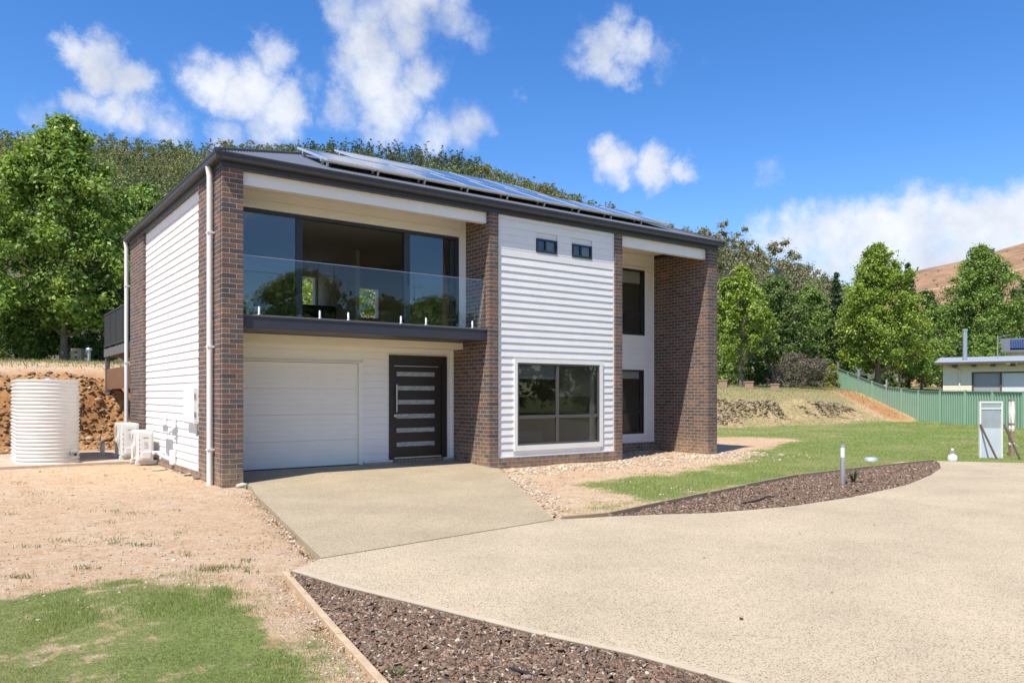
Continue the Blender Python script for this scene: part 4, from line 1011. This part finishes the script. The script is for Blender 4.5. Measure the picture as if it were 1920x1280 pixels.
# ------------------------------------------------------------------ grass
def blades(name, x, y, h, w, cols, label):
    n = len(x); z = hgt(x, y); a = rng.uniform(0, 6.28, n); lean = rng.uniform(.1, .75, n) * h; b = rng.uniform(0, 6.28, n)
    dx, dy = np.cos(a) * w, np.sin(a) * w
    V = np.stack([np.stack([x - dx, y - dy, z - .01], -1), np.stack([x + dx, y + dy, z - .01], -1), np.stack([x + np.cos(b) * lean, y + np.sin(b) * lean, z + h], -1)], 1).reshape(-1, 3)
    Fc = np.arange(3 * n).reshape(n, 3)
    cols = np.array(cols); cl = cols[rng.integers(len(cols), size=n)] * rng.uniform(.75, 1.25, (n, 1))
    return tag(link(name, npmesh(name, V, Fc, M['grass'], np.concatenate([cl, np.ones((n, 1))], 1)), None, 'stuff'), label)
GC = [(.21,.32,.055),(.27,.37,.075),(.17,.26,.042),(.34,.37,.12),(.46,.41,.21)]
n = 300000; x = rng.uniform(-6.5, -1.4, n); y = rng.uniform(-11, -5.9, n)
d = polydist(x, y, LAWN_L); dens = sstep(-.3, .35, d + (fbm(x * 2.4, y * 2.4, 31, 4) - .5) * .9) * (.30 + .70 * sstep(.36, .56, fbm(x * 2.6, y * 2.6, 33, 5)))
k = (rng.random(n) < dens) & (polydist(x, y, BED2) < -.08); x, y = x[k], y[k]
blades('grass', x, y, rng.uniform(.006, .026, len(x)) * (.7 + .9 * sstep(.45, .7, fbm(x * 1.1, y * 1.1, 37, 3))), rng.uniform(.0014, .0032, len(x)), GC, 'patchy short lawn beside the bare soil')
n = 420000; rr = 8.5 + 42 * rng.random(n) ** 1.7; an = rng.uniform(-.12, .68, n)   # right-hand lawn, thinning with distance
pd_ = np.array([CAMX, CAMY])[None] + rr[:, None] * (np.cos(an)[:, None] * np.array([[CA, SA]]) + np.sin(an)[:, None] * np.array([[SA, -CA]]))
x, y = pd_[:, 0], pd_[:, 1]
d = polydist(x, y, LAWN_R); dens = sstep(-.25, .5, d + (fbm(x * .9, y * .9, 41, 4) - .5) * 1.3) * (.25 + .75 * sstep(.35, .62, fbm(x * .6, y * .6, 43, 4)))
k = (rng.random(n) < dens) & (polydist(x, y, BED1) < -.05) & (polydist(x, y, DRIVE) < -.03) & (y < 13.5); x, y = x[k], y[k]
dist = np.hypot(x - CAMX, y - CAMY)
blades('grass', x, y, rng.uniform(.015, .045, len(x)) * (.8 + dist / 60), .0022 + dist * .00022 * rng.uniform(.6, 1.2, len(x)), [(.22,.36,.055),(.27,.40,.07),(.18,.29,.042),(.31,.38,.11),(.44,.40,.19)], 'green lawn between the driveway and the bank')
n = 90000; x = rng.uniform(-12, 52, n); y = rng.uniform(10, 26, n); k = rng.random(n) < .5 * sstep(12.8, 20, y) + .35 * (x > 14); x, y = x[k], y[k]
blades('grass', x, y, rng.uniform(.04, .13, len(x)), rng.uniform(.008, .02, len(x)), [(.36,.30,.14),(.28,.26,.10),(.16,.20,.05),(.42,.36,.2)], 'dry tufted grass on top of the bank')
n = 9000; x = rng.uniform(-7, 0, n); y = rng.uniform(-5.9, 5, n); k = fbm(x * 1.6, y * 2.4, 51, 3) > .66; x, y = x[k], y[k]
blades('weeds', x, y, rng.uniform(.012, .04, len(x)), rng.uniform(.003, .006, len(x)), [(.13,.17,.05),(.20,.21,.08),(.10,.14,.04)], 'sparse weeds over the bare soil')

tf = []
for (px, py, w_, n_) in ((212,957,16,60),(250,961,14,50),(268,1018,30,120),(215,1008,22,60),(205,975,10,30),(215,1016,18,50),(330,955,14,30),(120,1010,30,60),(60,1020,30,50),(420,1062,60,200),(390,1068,40,140),(455,1050,20,50),(160,1062,24,60),(40,1080,30,80),(30,905,26,60),(60,925,30,50),(195,890,10,30),(20,960,20,40),(335,995,10,25),(300,900,9,25),(470,1070,20,40),(350,1040,12,30)):
    for _ in range(n_):
        q = gp(px + random.gauss(0, w_ * .5), py + random.gauss(0, 2.0)); tf.append((q.x, q.y))
tf = np.array(tf)
blades('weeds', tf[:, 0], tf[:, 1], rng.uniform(.012, .045, len(tf)), rng.uniform(.003, .006, len(tf)), [(.15,.20,.05),(.20,.23,.08),(.11,.16,.04)], 'small green weed tufts in the bare soil')
# ------------------------------------------------------------------ trees
def leafcloud(C, R, n_per, size, pal, flat=.75, up=.55, outc=None, seed=0):
    """C (k,3) clump centres, R (k,) radii -> leaf quads"""
    r = np.random.default_rng(seed); k = len(C); n = k * n_per
    g = r.normal(0, 1, (n, 3)); g /= np.linalg.norm(g, axis=1, keepdims=True); g *= np.minimum(np.abs(r.normal(0, .66, (n, 1))) + .12, 1.7); g[:, 2] *= flat
    ci = np.repeat(np.arange(k), n_per); P = C[ci] + g * R[ci][:, None]
    N_ = r.normal(0, 1, (n, 3)) * .62 + np.array([0, 0, up]) + g * .75
    N_ /= np.linalg.norm(N_, axis=1, keepdims=True)
    t = np.cross(N_, r.normal(0, 1, (n, 3))); t /= np.linalg.norm(t, axis=1, keepdims=True) + 1e-9; b = np.cross(N_, t)
    s = size * r.uniform(.55, 1.3, (n, 1)); t = t * s; b = b * s * .62
    V = np.stack([P - t, P - b + N_ * s * .12, P + t, P + b + N_ * s * .12], 1).reshape(-1, 3)
    pal = np.array(pal); cc = pal[r.integers(len(pal), size=k)][ci] * .55 + pal[r.integers(len(pal), size=n)] * .45
    cc = cc * r.uniform(.72, 1.42, (n, 1)) * np.array([1.04, 1.0, .88])
    return V, np.arange(4 * n).reshape(n, 4), np.concatenate([cc, np.ones((n, 1))], 1)
PAL = {
 'maple': [(0.176,0.284,0.061),(0.216,0.338,0.074),(0.135,0.230,0.049),(0.270,0.378,0.095)],
 'lime': [(0.200,0.294,0.047),(0.252,0.347,0.058),(0.158,0.247,0.037),(0.294,0.378,0.084)],
 'dark': [(0.101,0.169,0.049),(0.128,0.203,0.061),(0.081,0.135,0.041),(0.162,0.223,0.068)],
 'mid': [(0.155,0.250,0.057),(0.196,0.297,0.068),(0.121,0.203,0.049),(0.230,0.331,0.081)],
 'gum': [(0.209,0.215,0.121),(0.253,0.248,0.143),(0.176,0.187,0.105),(0.297,0.275,0.171)],
 'pine': [(0.053,0.090,0.039),(0.075,0.112,0.045),(0.042,0.072,0.030)],
 'plumold': [(0.170,0.145,0.145),(0.221,0.187,0.170),(0.136,0.119,0.119)],
 'plum': [(.17,.15,.125),(.22,.20,.165),(.13,.115,.095)],
 'gold': [(0.351,0.378,0.068),(0.270,0.324,0.068)],
}
def tree(name, x, y, H, R, cb, pal, label, shape='oval', clumps=110, per=90, leaf=.17, group=None, mat='leaf', bark='bark', z=None, trunk_r=None, cat='tree', lean=0, surf=.55, clr=.24):
    z = zg(x, y) if z is None else z
    if y > 0: leaf *= .60; per = int(per * 1.15); clumps = int(clumps * 1.75); clr *= .74; per = int(per * 1.05)
    sd = int(abs(x * 131 + y * 71 + H * 17)) % 99991; r = np.random.default_rng(sd)
    root = empty(name, (x, y, z), 0, label, cat, group)
    prof = {'oval': ([0,.08,.3,.55,.8,.93,1], [.35,.75,1,.92,.62,.38,.1]), 'tall': ([0,.06,.25,.5,.75,.9,1], [.45,.85,1,.86,.55,.3,.06]),
            'cone': ([0,.05,.3,.6,.85,1], [.6,1,.78,.46,.18,.03]), 'round': ([0,.1,.35,.65,.88,1], [.5,.85,1,.93,.62,.2]), 'vase': ([0,.2,.5,.8,.95,1], [.25,.6,.95,1,.75,.35])}[shape]
    t = r.random(clumps) ** .85; a = r.uniform(0, 6.283, clumps)
    lob = 1 + .22 * np.sin(a * 3 + sd) + .14 * np.sin(a * 5 + t * 9 + sd) + r.normal(0, .10, clumps)
    rad = R * np.interp(t, *prof) * lob * r.random(clumps) ** (surf * .7)
    C = np.stack([rad * np.cos(a) + lean * t, rad * np.sin(a), cb + t * (H - cb)], -1)
    cr = R * clr * r.uniform(.6, 1.35, clumps) * np.interp(t, [0, .7, 1], [1, .9, .5])
    V, Fc, T = leafcloud(C, cr, per, leaf, PAL[pal], seed=sd)
    link('crown', npmesh('crown', V, Fc, M[mat], T), root)
    tr = trunk_r or H * .018; m = MB(); top = cb + (H - cb) * .72
    pts = []; 
    for q in range(7):
        f = q / 6; pts.append((lean * max(0, f * top - cb) / max(H - cb, .1) + r.normal(0, .04) * tr * 6 * f, r.normal(0, .04) * tr * 6 * f, -.15 + f * (top + .15)))
    m.tube(pts, [tr * (1.35 if q == 0 else 1 - .82 * q / 6) for q in range(7)], 9)
    order = np.argsort(-rad)[:14]
    for i in order:
        zb = max(cb * .6, C[i, 2] - rad[i] * .8); f = min(1, (zb + .15) / (top + .15)); b0 = Vector(pts[min(6, int(f * 6))]); b0.z = min(zb, top)
        e = Vector(C[i]); mid = (b0 + e) / 2 + Vector((0, 0, .12 * rad[i]))
        m.tube([b0, mid, e], [tr * .38, tr * .22, tr * .06], 6)
    m.build('trunk', M[bark], root, smooth=True)
    return root
tree('maple_tree', .30, 26.95, 11.0, 3.4, 1.7, 'maple', 'big leafy green tree with a bare trunk on the bank behind the tank', 'tall', 210, 130, .17, trunk_r=.16)
tree('maple_tree', -4.6, 28.5, 11.0, 3.6, .7, 'maple', 'leafy green tree at the left picture edge, its crown down to the ground', 'oval', 150, 120, .17, trunk_r=.2)
tree('maple_tree', 4.3, 30.5, 8.6, 2.9, .6, 'mid', 'shorter green tree between the big tree and the roof', 'oval', 130, 110, .16, trunk_r=.17)
tree('maple_tree', 9.3, 36, 11.8, 3.0, 1.0, 'maple', 'bright green tree rising behind the left eave', 'oval', 120, 110, .18, trunk_r=.2)
tree('maple_tree', 7.2, 46, 13.0, 3.4, 1.0, 'mid', 'green tree further back, behind the tree at the left eave', 'oval', 100, 100, .2, trunk_r=.2)
for i, (px, d, H, R, pal, lab) in enumerate(((30,39,3.2,2.0,'dark','dark rounded shrub under the trees at the left picture edge'),(-30,43,5.0,3.0,'dark','tall dark shrub half outside the left picture edge'),(60,44,5.5,2.8,'dark','tall dark shrub in the shade left of the big trunk'),(125,44,5.0,2.6,'dark','dark shrub directly behind the big trunk'),(175,46,5.5,2.8,'dark','tall dark shrub in the shade right of the big trunk'),(75,36.5,3.0,1.5,'mid','pale green shrub just left of the big trunk'),(190,37,3.6,1.7,'dark','dark shrub between the big trunk and the deck'),(235,40,4.5,2.2,'dark','tall dark shrub behind the deck railing'))):
    p = at(px, d); tree('shrub', p.x, p.y, H, R, .15, pal, lab, 'round', 46, 90, .14, cat='shrub', trunk_r=.06)
p = at(588, 37); tree('maple_tree', p.x, p.y, 5.2, 2.6, .6, 'lime', 'bright tree behind the house seen through the left rear window', 'round', 70, 90, .15)
p = at(694, 38); tree('maple_tree', p.x, p.y, 5.0, 2.4, .6, 'lime', 'bright tree behind the house seen through the right rear window', 'round', 70, 90, .15)
# row to the right, behind the bank
def rtree(px, d, topy, hw, pal, label, shape='oval', cb=1.2, **k):
    p = at(px, d); z = zg(p.x, p.y); H = CAMH + (HY - topy) * d / FPX - z
    return tree(k.pop('name', 'deciduous_tree'), p.x, p.y, H, hw * d / FPX, cb, pal, label, shape, **k)
rtree(1388, 55, 497, 60, 'lime', 'bright light green tree beside the right brick pier', 'tall', 2.0, clumps=120, per=100, leaf=.17, trunk_r=.16)
rtree(1452, 61, 523, 66, 'dark', 'dark green tree right of the bright tree by the pier', 'oval', 2.0, clumps=130, per=100, leaf=.17, trunk_r=.2)
rtree(1515, 67, 538, 55, 'mid', 'mid green tree standing behind the purple mound shrub', 'oval', .8, clumps=110, per=90, leaf=.18)
rtree(1568, 72, 512, 34, 'pine', 'thin dark conifer left of the tallest bright tree', 'cone', 1.0, clumps=110, per=80, leaf=.17, name='conifer_tree')
rtree(1562, 66, 600, 40, 'dark', 'low dark tree under the thin conifer', 'round', .5, clumps=70, per=90, leaf=.17)
rtree(1646, 62, 459, 76, 'lime', 'tallest bright green tree above the top of the fence', 'tall', 1.8, clumps=230, per=110, leaf=.175, trunk_r=.24)
rtree(1702, 84, 494, 32, 'pine', 'dark narrow conifer right of the tallest bright tree', 'cone', 1.0, clumps=110, per=80, leaf=.19, name='conifer_tree')
rtree(1735, 82, 548, 62, 'dark', 'dark spreading tree between the two tall trees', 'oval', 1.0, clumps=120, per=90, leaf=.19)
rtree(1728, 66, 612, 48, 'maple', 'small green tree behind the fence, left of the flue', 'round', .8, clumps=80, per=90, leaf=.17)
rtree(1840, 76, 464, 88, 'mid', 'large full green tree behind the neighbouring cottage', 'tall', 1.2, clumps=230, per=110, leaf=.2, trunk_r=.25)
rtree(1930, 82, 528, 75, 'dark', 'dark green tree at the right picture edge', 'oval', 1.0, clumps=130, per=90, leaf=.2)
rtree(2060, 80, 500, 90, 'mid', 'green tree beyond the right picture edge', 'oval', 1.0, clumps=100, per=80, leaf=.22)
rtree(1790, 70, 640, 42, 'dark', 'dark bush right behind the flue', 'round', .3, clumps=60, per=80, leaf=.17, name='shrub', cat='shrub')
rtree(1850, 66, 628, 34, 'maple', 'lighter green bush behind the antenna', 'round', .3, clumps=60, per=80, leaf=.16, name='shrub', cat='shrub')
rtree(1490, 57, 664, 56, 'plum', 'low twiggy purple grey mound shrub on the bank', 'round', .1, clumps=60, per=110, leaf=.09, name='shrub', cat='shrub')
rtree(1562, 60, 683, 16, 'gold', 'small yellow green shrub left of the fence end', 'round', .1, clumps=30, per=60, leaf=.10, name='shrub', cat='shrub')
rtree(1420, 64, 640, 40, 'dark', 'dark undergrowth shrub behind the stone blocks', 'round', .1, clumps=50, per=90, leaf=.15, name='shrub', cat='shrub')
rtree(1360, 62, 640, 40, 'mid', 'green shrub behind the right brick pier', 'round', .1, clumps=50, per=90, leaf=.15, name='shrub', cat='shrub')
rtree(1520, 63, 650, 40, 'dark', 'dark shrub right behind the purple mound', 'round', .1, clumps=50, per=90, leaf=.15, name='shrub', cat='shrub')
rtree(1610, 72, 640, 40, 'dark', 'dark shrub behind the tallest tree trunk', 'round', .1, clumps=50, per=90, leaf=.17, name='shrub', cat='shrub')
rtree(1690, 70, 636, 44, 'dark', 'dark shrub behind the stepped part of the fence', 'round', .1, clumps=50, per=90, leaf=.17, name='shrub', cat='shrub')
for px, d, ty, hw, pal, lab in ((1420,88,560,60,'dark','dark tree in the back row behind the bright tree by the pier'),(1500,92,575,60,'mid','back row tree behind the purple mound'),(1590,96,585,55,'dark','dark back row tree just left of the tallest tree'),(1680,98,580,55,'dark','dark back row tree just right of the tallest tree'),(1760,104,572,62,'mid','back row tree to the left of the cottage flue'),(1830,108,590,62,'dark','dark back row tree behind the cottage antenna'),(1905,112,570,70,'dark','dark back row tree behind the gabled house')):
    rtree(px, d, ty, hw, pal, lab, 'round', .3, clumps=70, per=80, leaf=.34)
GK = dict(mat='gumleaf', bark='palebark', name='gum_tree')
for px, d, ty, hw, lab in ((1362,92,422,52,'tall olive gum tree directly above the right pier'),(1300,100,430,40,'grey gum tree just clearing the right end of the roof'),(1460,98,454,46,'rounded olive gum tree right of the tall gum'),(1412,108,474,40,'paler gum between the two olive gums'),(1505,112,500,38,'lower gum tree sloping down toward the valley'),(1340,110,470,50,'gum tree half hidden by the right brick pier'),(1545,120,535,34,'distant gum tree left of the thin conifer')):
    rtree(px, d, ty, hw, 'gum', lab, 'vase', 4.0, clumps=60, per=110, leaf=.24, surf=.6, clr=.40, **GK)
# trees standing behind the photographer, mirrored in the windows
MIR = ((2,-33,10.5,4.6,'tall broad street tree mirrored in the left balcony door'),(9.5,-37,8,3.6,'round street tree mirrored low in the balcony glass'),(15,-35,9.5,4.2,'street tree mirrored in the middle of the balcony glass'),(22.5,-38,8.5,3.6,'street tree mirrored in the right balcony door'),(28,-40,9.5,4,'street tree mirrored beside the right balcony door frame'),(34,-38,9,4,'street tree mirrored in the large low window'),(-7,-32,10,4.2,'street tree behind the photographer beyond the near lawn'),(44,-40,10,4.2,'street tree mirrored in the right pane of the low window'))
for i, (x, y, H, R, lab) in enumerate(MIR):
    tree('deciduous_tree', x, y, H, R, .9, 'mid', lab, 'oval', 90, 90, .24, group='trees mirrored in the windows')

# ------------------------------------------------------------------ hills and forest
def ridge(pxs, tops, D0, D1, mat, name, back=200):
    V = []; nA = 90; nD = 26; px_ = np.linspace(pxs[0], pxs[-1], nA)
    ty = np.interp(px_, pxs, tops)
    G = np.zeros((nD, nA, 3))
    for j in range(nD):
        f = j / (nD - 1)
        for i in range(nA):
            if f <= .8:
                q = f / .8; d = D0 + (D1 - D0) * q; zt = CAMH + (HY - ty[i]) * D1 / FPX
                z = 2 + (zt - 2) * (q ** 1.05); 
            else:
                q = (f - .8) / .2; d = D1 + back * q; zt = CAMH + (HY - ty[i]) * D1 / FPX; z = zt * (1 - q * .8)
            p = at(px_[i], d); G[j, i] = (p.x, p.y, z)
    G[..., 2] += (fbm(G[..., 0] * .02, G[..., 1] * .02, 61, 4) - .5) * 8 * np.linspace(0, 1, nD)[:, None] * np.where(np.arange(nD) < nD * .7, 1, .3)[:, None]
    idx = np.arange(nD * nA).reshape(nD, nA); F = np.stack([idx[:-1,:-1], idx[:-1,1:], idx[1:,1:], idx[1:,:-1]], -1).reshape(-1, 4)
    link(name, npmesh(name, G.reshape(-1, 3), F, mat, smooth=True), None, 'structure'); return G
HX = [-900,-400,-100,0,100,170,250,330,430,570,700,800,870,950,1000,1060,1120,1200,1300,1400,1500,1580,1700]
HT = [330,290,284,279,275,279,292,300,301,303,305,313,329,354,368,390,410,432,466,496,526,556,640]
G = ridge(HX, HT, 130, 390, M['hill'], 'forested_hill')
BX = [1500,1600,1700,1740,1800,1860,1920,2000,2100,2300,2700]; BTp = [600,560,513,503,490,473,456,440,428,420,440]
G2 = ridge(BX, BTp, 330, 700, M['bhill'], 'bare_hill')
sc_ = np.random.default_rng(8); C_ = []
for _ in range(260):
    u, v = sc_.uniform(0, 88), sc_.uniform(4, 20); i, j = int(u), int(v)
    if fbm(np.array([u * .3]), np.array([v * .4]), 91, 3)[0] < .47: continue
    C_.append(G2[j, i] * (1 - (u - i)) + G2[j, i + 1] * (u - i) + np.array([0, 0, .6]))
C_ = np.array(C_); V, Fc, T = leafcloud(C_, sc_.uniform(.8, 2.4, len(C_)), 18, .55, [(.19,.14,.07),(.22,.15,.075),(.15,.12,.06)], seed=4)
tag(link('hill_scrub', npmesh('hill_scrub', V, Fc, M['gumleaf'], T), None, 'stuff'), 'low dry scrub dotted over the bare brown hill')
# pale track across the bare hill
tr_ = MB(); prevp = None
for i in range(10, 60):
    c = G2[14, i] + np.array([0, 0, .25]); e = G2[14, i] * .6 + G2[15, i] * .4 + np.array([0, 0, .25])
    if prevp: tr_.face([prevp[0], c, e, prevp[1]])
    prevp = (c, e)
tr_.build('hill_track', M['track'], None, kind='structure')
# forest on the hill, one mass of crowns
def forest():
    r = np.random.default_rng(5); nD, nA, _ = G.shape; C = []; R = []; col = []
    cnt = 0
    while cnt < 4600:
        u = r.uniform(0, nA - 1.001); v = (r.random() ** .8) * (nD * .8 - .2)
        i, j = int(u), int(v); fu, fv = u - i, v - j
        p = (G[j,i]*(1-fu) + G[j,i+1]*fu)*(1-fv) + (G[min(j+1,nD-1),i]*(1-fu) + G[min(j+1,nD-1),i+1]*fu)*fv
        rel = Vector((p[0]-CAMX, p[1]-CAMY, 0)); dd = rel.dot(FWD); px = 960 + FPX * rel.dot(RGT) / dd
        if px < -160 or px > 1640: continue
        if v < nD * .25 and r.random() < .7: continue
        py = HY - FPX * (p[2] + 12 - CAMH) / dd
        if 440 < px < 1150 and py > (300 if px < 640 else 300 + (px - 640) * .245): cnt += .35; continue
        if px < 130 and r.random() < .15: continue
        if px > 1150 and r.random() < .5: continue
        cnt += 1
        C.append(p); R.append(r.uniform(1.5, 3.1)); col.append(px)
    C = np.array(C); R = np.array(R); col = np.array(col)
    Vs = []; Fs = []; Ts = []; k = 0
    gumpal = np.array([(.15,.195,.078),(.20,.235,.095),(.125,.17,.068),(.23,.235,.085),(.185,.17,.08),(.14,.195,.085)]); pinepal = np.array([(.06,.09,.045),(.075,.105,.055)])
    per = 150
    for q in range(len(C)):
        pine = 560 < col[q] < 900 and C[q][2] > 95 and r.random() < .6
        H = r.uniform(6.5, 11.5); nc = 9
        if pine: cc = np.stack([r.normal(0, .7, nc), r.normal(0, .7, nc), np.linspace(2, H + 2, nc)], -1); cr = np.linspace(2.4, .6, nc)
        else:
            a = r.uniform(0, 6.28, nc); rr = R[q] * r.uniform(.3, .9, nc); cc = np.stack([np.cos(a) * rr, np.sin(a) * rr, H * r.uniform(.5, .95, nc)], -1); cr = R[q] * r.uniform(.3, .5, nc)
        V, F, T = leafcloud(cc + C[q], cr, per // nc, .36, pinepal if pine else gumpal[r.integers(6)][None] * r.uniform(.8, 1.2, (2, 1)), seed=q)
        Vs.append(V); Fs.append(F + k); Ts.append(T); k += len(V)
    tag(link('hillside_forest', npmesh('hillside_forest', np.concatenate(Vs), np.concatenate(Fs), M['gumleaf'], np.concatenate(Ts)), None, 'stuff'), 'olive gum forest covering the hill behind the house')
forest()

# ------------------------------------------------------------------ green fence
FP = [(34.2,-2.2),(35.6,-.35),(37.03,1.5),(38.58,3.45),(40.1,5.4),(41.66,7.4),(43.21,9.37),(44.6,11.1),(45.9,12.75),(47.5,14.6),(49.1,16.5),(51,18.4),(52.6,20.2)]
FZ = [1.72,1.72,1.72,1.75,1.78,1.80,1.83,1.98,2.10,2.5,2.92,3.3,3.68]
fe = empty('steel_fence', (FP[0][0],FP[0][1],0), 0, 'green ribbed steel fence stepping up the bank to the trees', 'fence')
ox, oy = FP[0]
for (a, b, za, zb) in zip(FP, FP[1:], FZ, FZ[1:]):
    d = Vector((b[0]-a[0], b[1]-a[1], 0)); L = d.length; d.normalize(); nn = Vector((-d.y, d.x, 0))
    m = MB(); prof = []; s = .04
    while s < L - .06:
        for ds, o_ in ((0,0),(.10,0),(.125,.035),(.185,.035),(.21,0)):
            if s + ds < L - .03: prof.append((s + ds, o_))
        s += .235
    prev_ = None
    for s, o_ in prof:
        q = Vector((a[0]-ox, a[1]-oy, 0)) + d * s + nn * o_; zt = za + (zb - za) * s / L - .03
        c = ((q.x,q.y,zt-1.78),(q.x,q.y,zt))
        if prev_: m.face([prev_[0], c[0], c[1], prev_[1]])
        prev_ = c
    m.build('fence_panel', M['green'], fe)
    A_ = Vector((a[0]-ox, a[1]-oy, za)); B_ = Vector((b[0]-ox, b[1]-oy, zb)); rl = MB()
    for off in (0, -1.80):
        P4 = []
        for q in (A_, B_):
            for sx, sz in ((-.02,-.05),(.06,-.05),(.06,0),(-.02,0)): P4.append(tuple(q + nn * sx + Vector((0,0,off+sz))))
        rl = MB(); rl.v += P4
        for q in range(4): rl.f.append((q, (q+1)%4, 4+(q+1)%4, 4+q)); rl.t.append(None)
        rl.build('fence_rail', M['dgreen'], fe)
for i, (a, z) in enumerate(zip(FP, FZ)):
    ex = .5 if i in (12, 10, 8) else .03
    o = bx('fence_post', M['galv'] if i in (12,10,8) else M['green'], fe, -.05,.05,-.05,.05,z-2.1,z+ex); o.location = (a[0]-ox-.03, a[1]-oy, 0)
# ------------------------------------------------------------------ neighbouring cottage
A_ = at(1768, 48); B_ = at(1985, 52); vd = at(1775, 60) - at(1775, 40); rzn = math.atan2(vd.y, vd.x) - math.pi / 2 - .05; d = Vector((B_ - A_))
nh = empty('cottage', (A_.x, A_.y, .6), rzn, 'low cream weatherboard cottage with a flue behind the green fence', 'house')
L = d.length
k = 0
for i in range(17):
    z = .2 + i * .155
    for a, b in ((0,1.55),(4.55,L)) if 3 <= i <= 13 else ((0,L),):
        m = MB(); m.prism([(-.002,z+.153),(-.022,z),(.02,z),(.02,z+.154)], a, b, 'x'); m.build('weatherboard', M['creamwall'], nh)
bx('wall', M['creamwall'], nh, 0,1.56,.03,5,0,2.85); bx('wall', M['creamwall'], nh, 4.54,L,.03,5,0,2.85); bx('wall', M['creamwall'], nh, 1.56,4.54,.03,5,0,.66); bx('wall', M['creamwall'], nh, 1.56,4.54,.03,5,2.36,2.85)
w = MB(); w.box(1.55,4.55,-.03,.08,2.30,2.38); w.box(1.55,1.66,-.03,.08,.66,2.30); w.box(4.44,4.55,-.03,.08,.66,2.30); w.box(3.02,3.12,-.03,.08,.66,2.30); w.box(1.66,4.44,-.03,.08,.6,.66)
wi = w.build('window', M['dtimber'], nh)
bx('roller_blind', M['greyblind'], wi, 1.66,3.02,.05,.06,.7,2.29); bx('roller_blind', M['blind'], wi, 3.12,4.44,.05,.06,.7,2.29)
m = MB(); m.prism([(-.75,2.92),(-.75,2.98),(5.6,3.55),(5.6,3.45)], -.45, L+.3, 'x'); cr = m.build('roof', M['proof'], nh)
for i in range(8): bx('rafter', M['dtimber'], nh, .55+i*1.0,.80+i*1.0,-.68,.0,2.70,2.915)
bx('fascia', M['dtimber'], nh, -.46,L+.31,-.79,-.752,2.84,2.985)
MB().tube([(1.15,1.2,2.9),(1.15,1.2,5.0)], .13, 14).build('flue', M['galv'], nh, smooth=True); MB().tube([(1.15,1.2,5.0),(1.15,1.2,5.14)], .16, 14).build('flue_cap', M['galv'], nh, smooth=True)
t = MB(); t.tube([(2.9,2.6,3.1),(2.9,2.6,4.75)], .025, 6); t.tube([(2.85,2.6,4.62),(3.6,2.2,4.75)], .018, 6); t.tube([(2.9,2.45,4.5),(2.9,2.75,4.7)], .015, 6)
t.build('antenna', M['galv'], nh); MB().tube([(.3,-.06,2.7),(.9,-.06,2.55),(.9,-.06,0)], .05, 8).build('downpipe', M['creamwall'], nh)
# further houses glimpsed through the trees
def far_house(px, d, w, ztop, label, h=2.6, solar_=False):
    p = at(px, d); z = ztop - h - 1.0; r = empty('far_house', (p.x, p.y, z), rzn, label, 'house')
    bx('wall', M['creamwall'], r, 0,w,0,5,0,h)
    m = MB(); m.prism([(-.5,h),(2.5,h+1.3),(5.5,h),(5.5,h-.12),(2.5,h+1.18),(-.5,h-.12)], -.4, w+.4, 'x'); m.build('roof', M['roof'], r)
    for a in (.8, w - 2.0): bx('window', M['dark'], r, a,a+1.2,-.03,.02,1.0,2.0)
    return r
far_house(1588, 84, 5.0, 5.3, 'cream house glimpsed behind the upper end of the fence')
gh = far_house(1886, 66, 6.0, 6.3, 'white gabled house with solar panels at the right picture edge')
o = bx('roof_solar_panel', M['solar'], gh, .3,3.2,.1,2.2,0,.04); o.location = (0,-.35,2.80); o.rotation_euler = (math.atan(1.3/3),0,0)
# blocks and posts on top of the banks
for i, (px, lab) in enumerate(((1356,'small terracotta letterbox block just right of the brick pier'),(1405,'small terracotta letterbox block in the middle of the three'),(1453,'small terracotta letterbox block nearest the purple mound'))):
    p = at(px, 50); z = zg(p.x, p.y); r = empty('terracotta_block', (p.x,p.y,z-.03), .6, lab, 'terracotta block', 'terracotta blocks on the bank')
    bx('block', M['terra'], r, -.26,.26,-.26,.26,0,.42); bx('cap', M['terra'], r, -.30,.30,-.30,.30,.42,.50); bx('opening', M['dark'], r, -.08,.08,-.264,-.258,.14,.28)
p = at(145, 34); z = zg(p.x, p.y); r = empty('timber_block', (p.x,p.y,z-.02), -.5, 'square wooden block with dark holes beside the big trunk', 'wooden block')
bx('block', M['timber'], r, -.22,.22,-.15,.15,0,.58)
for zz in (.16,.36): bx('hole', M['dark'], r, -.06,.06,-.154,-.148,zz,zz+.09)
p = at(167, 33); z = zg(p.x, p.y); r = empty('bollard_light', (p.x,p.y,z-.02), 0, 'grey bollard with a wide cap on the bank by the deck', 'bollard light')
MB().tube([(0,0,0),(0,0,.50)], .06, 12).build('post', M['galv'], r, smooth=True); MB().lathe([(.13,.50),(.13,.58),(.02,.62)], 0, 0, 14).build('cap', M['galv'], r, smooth=True)
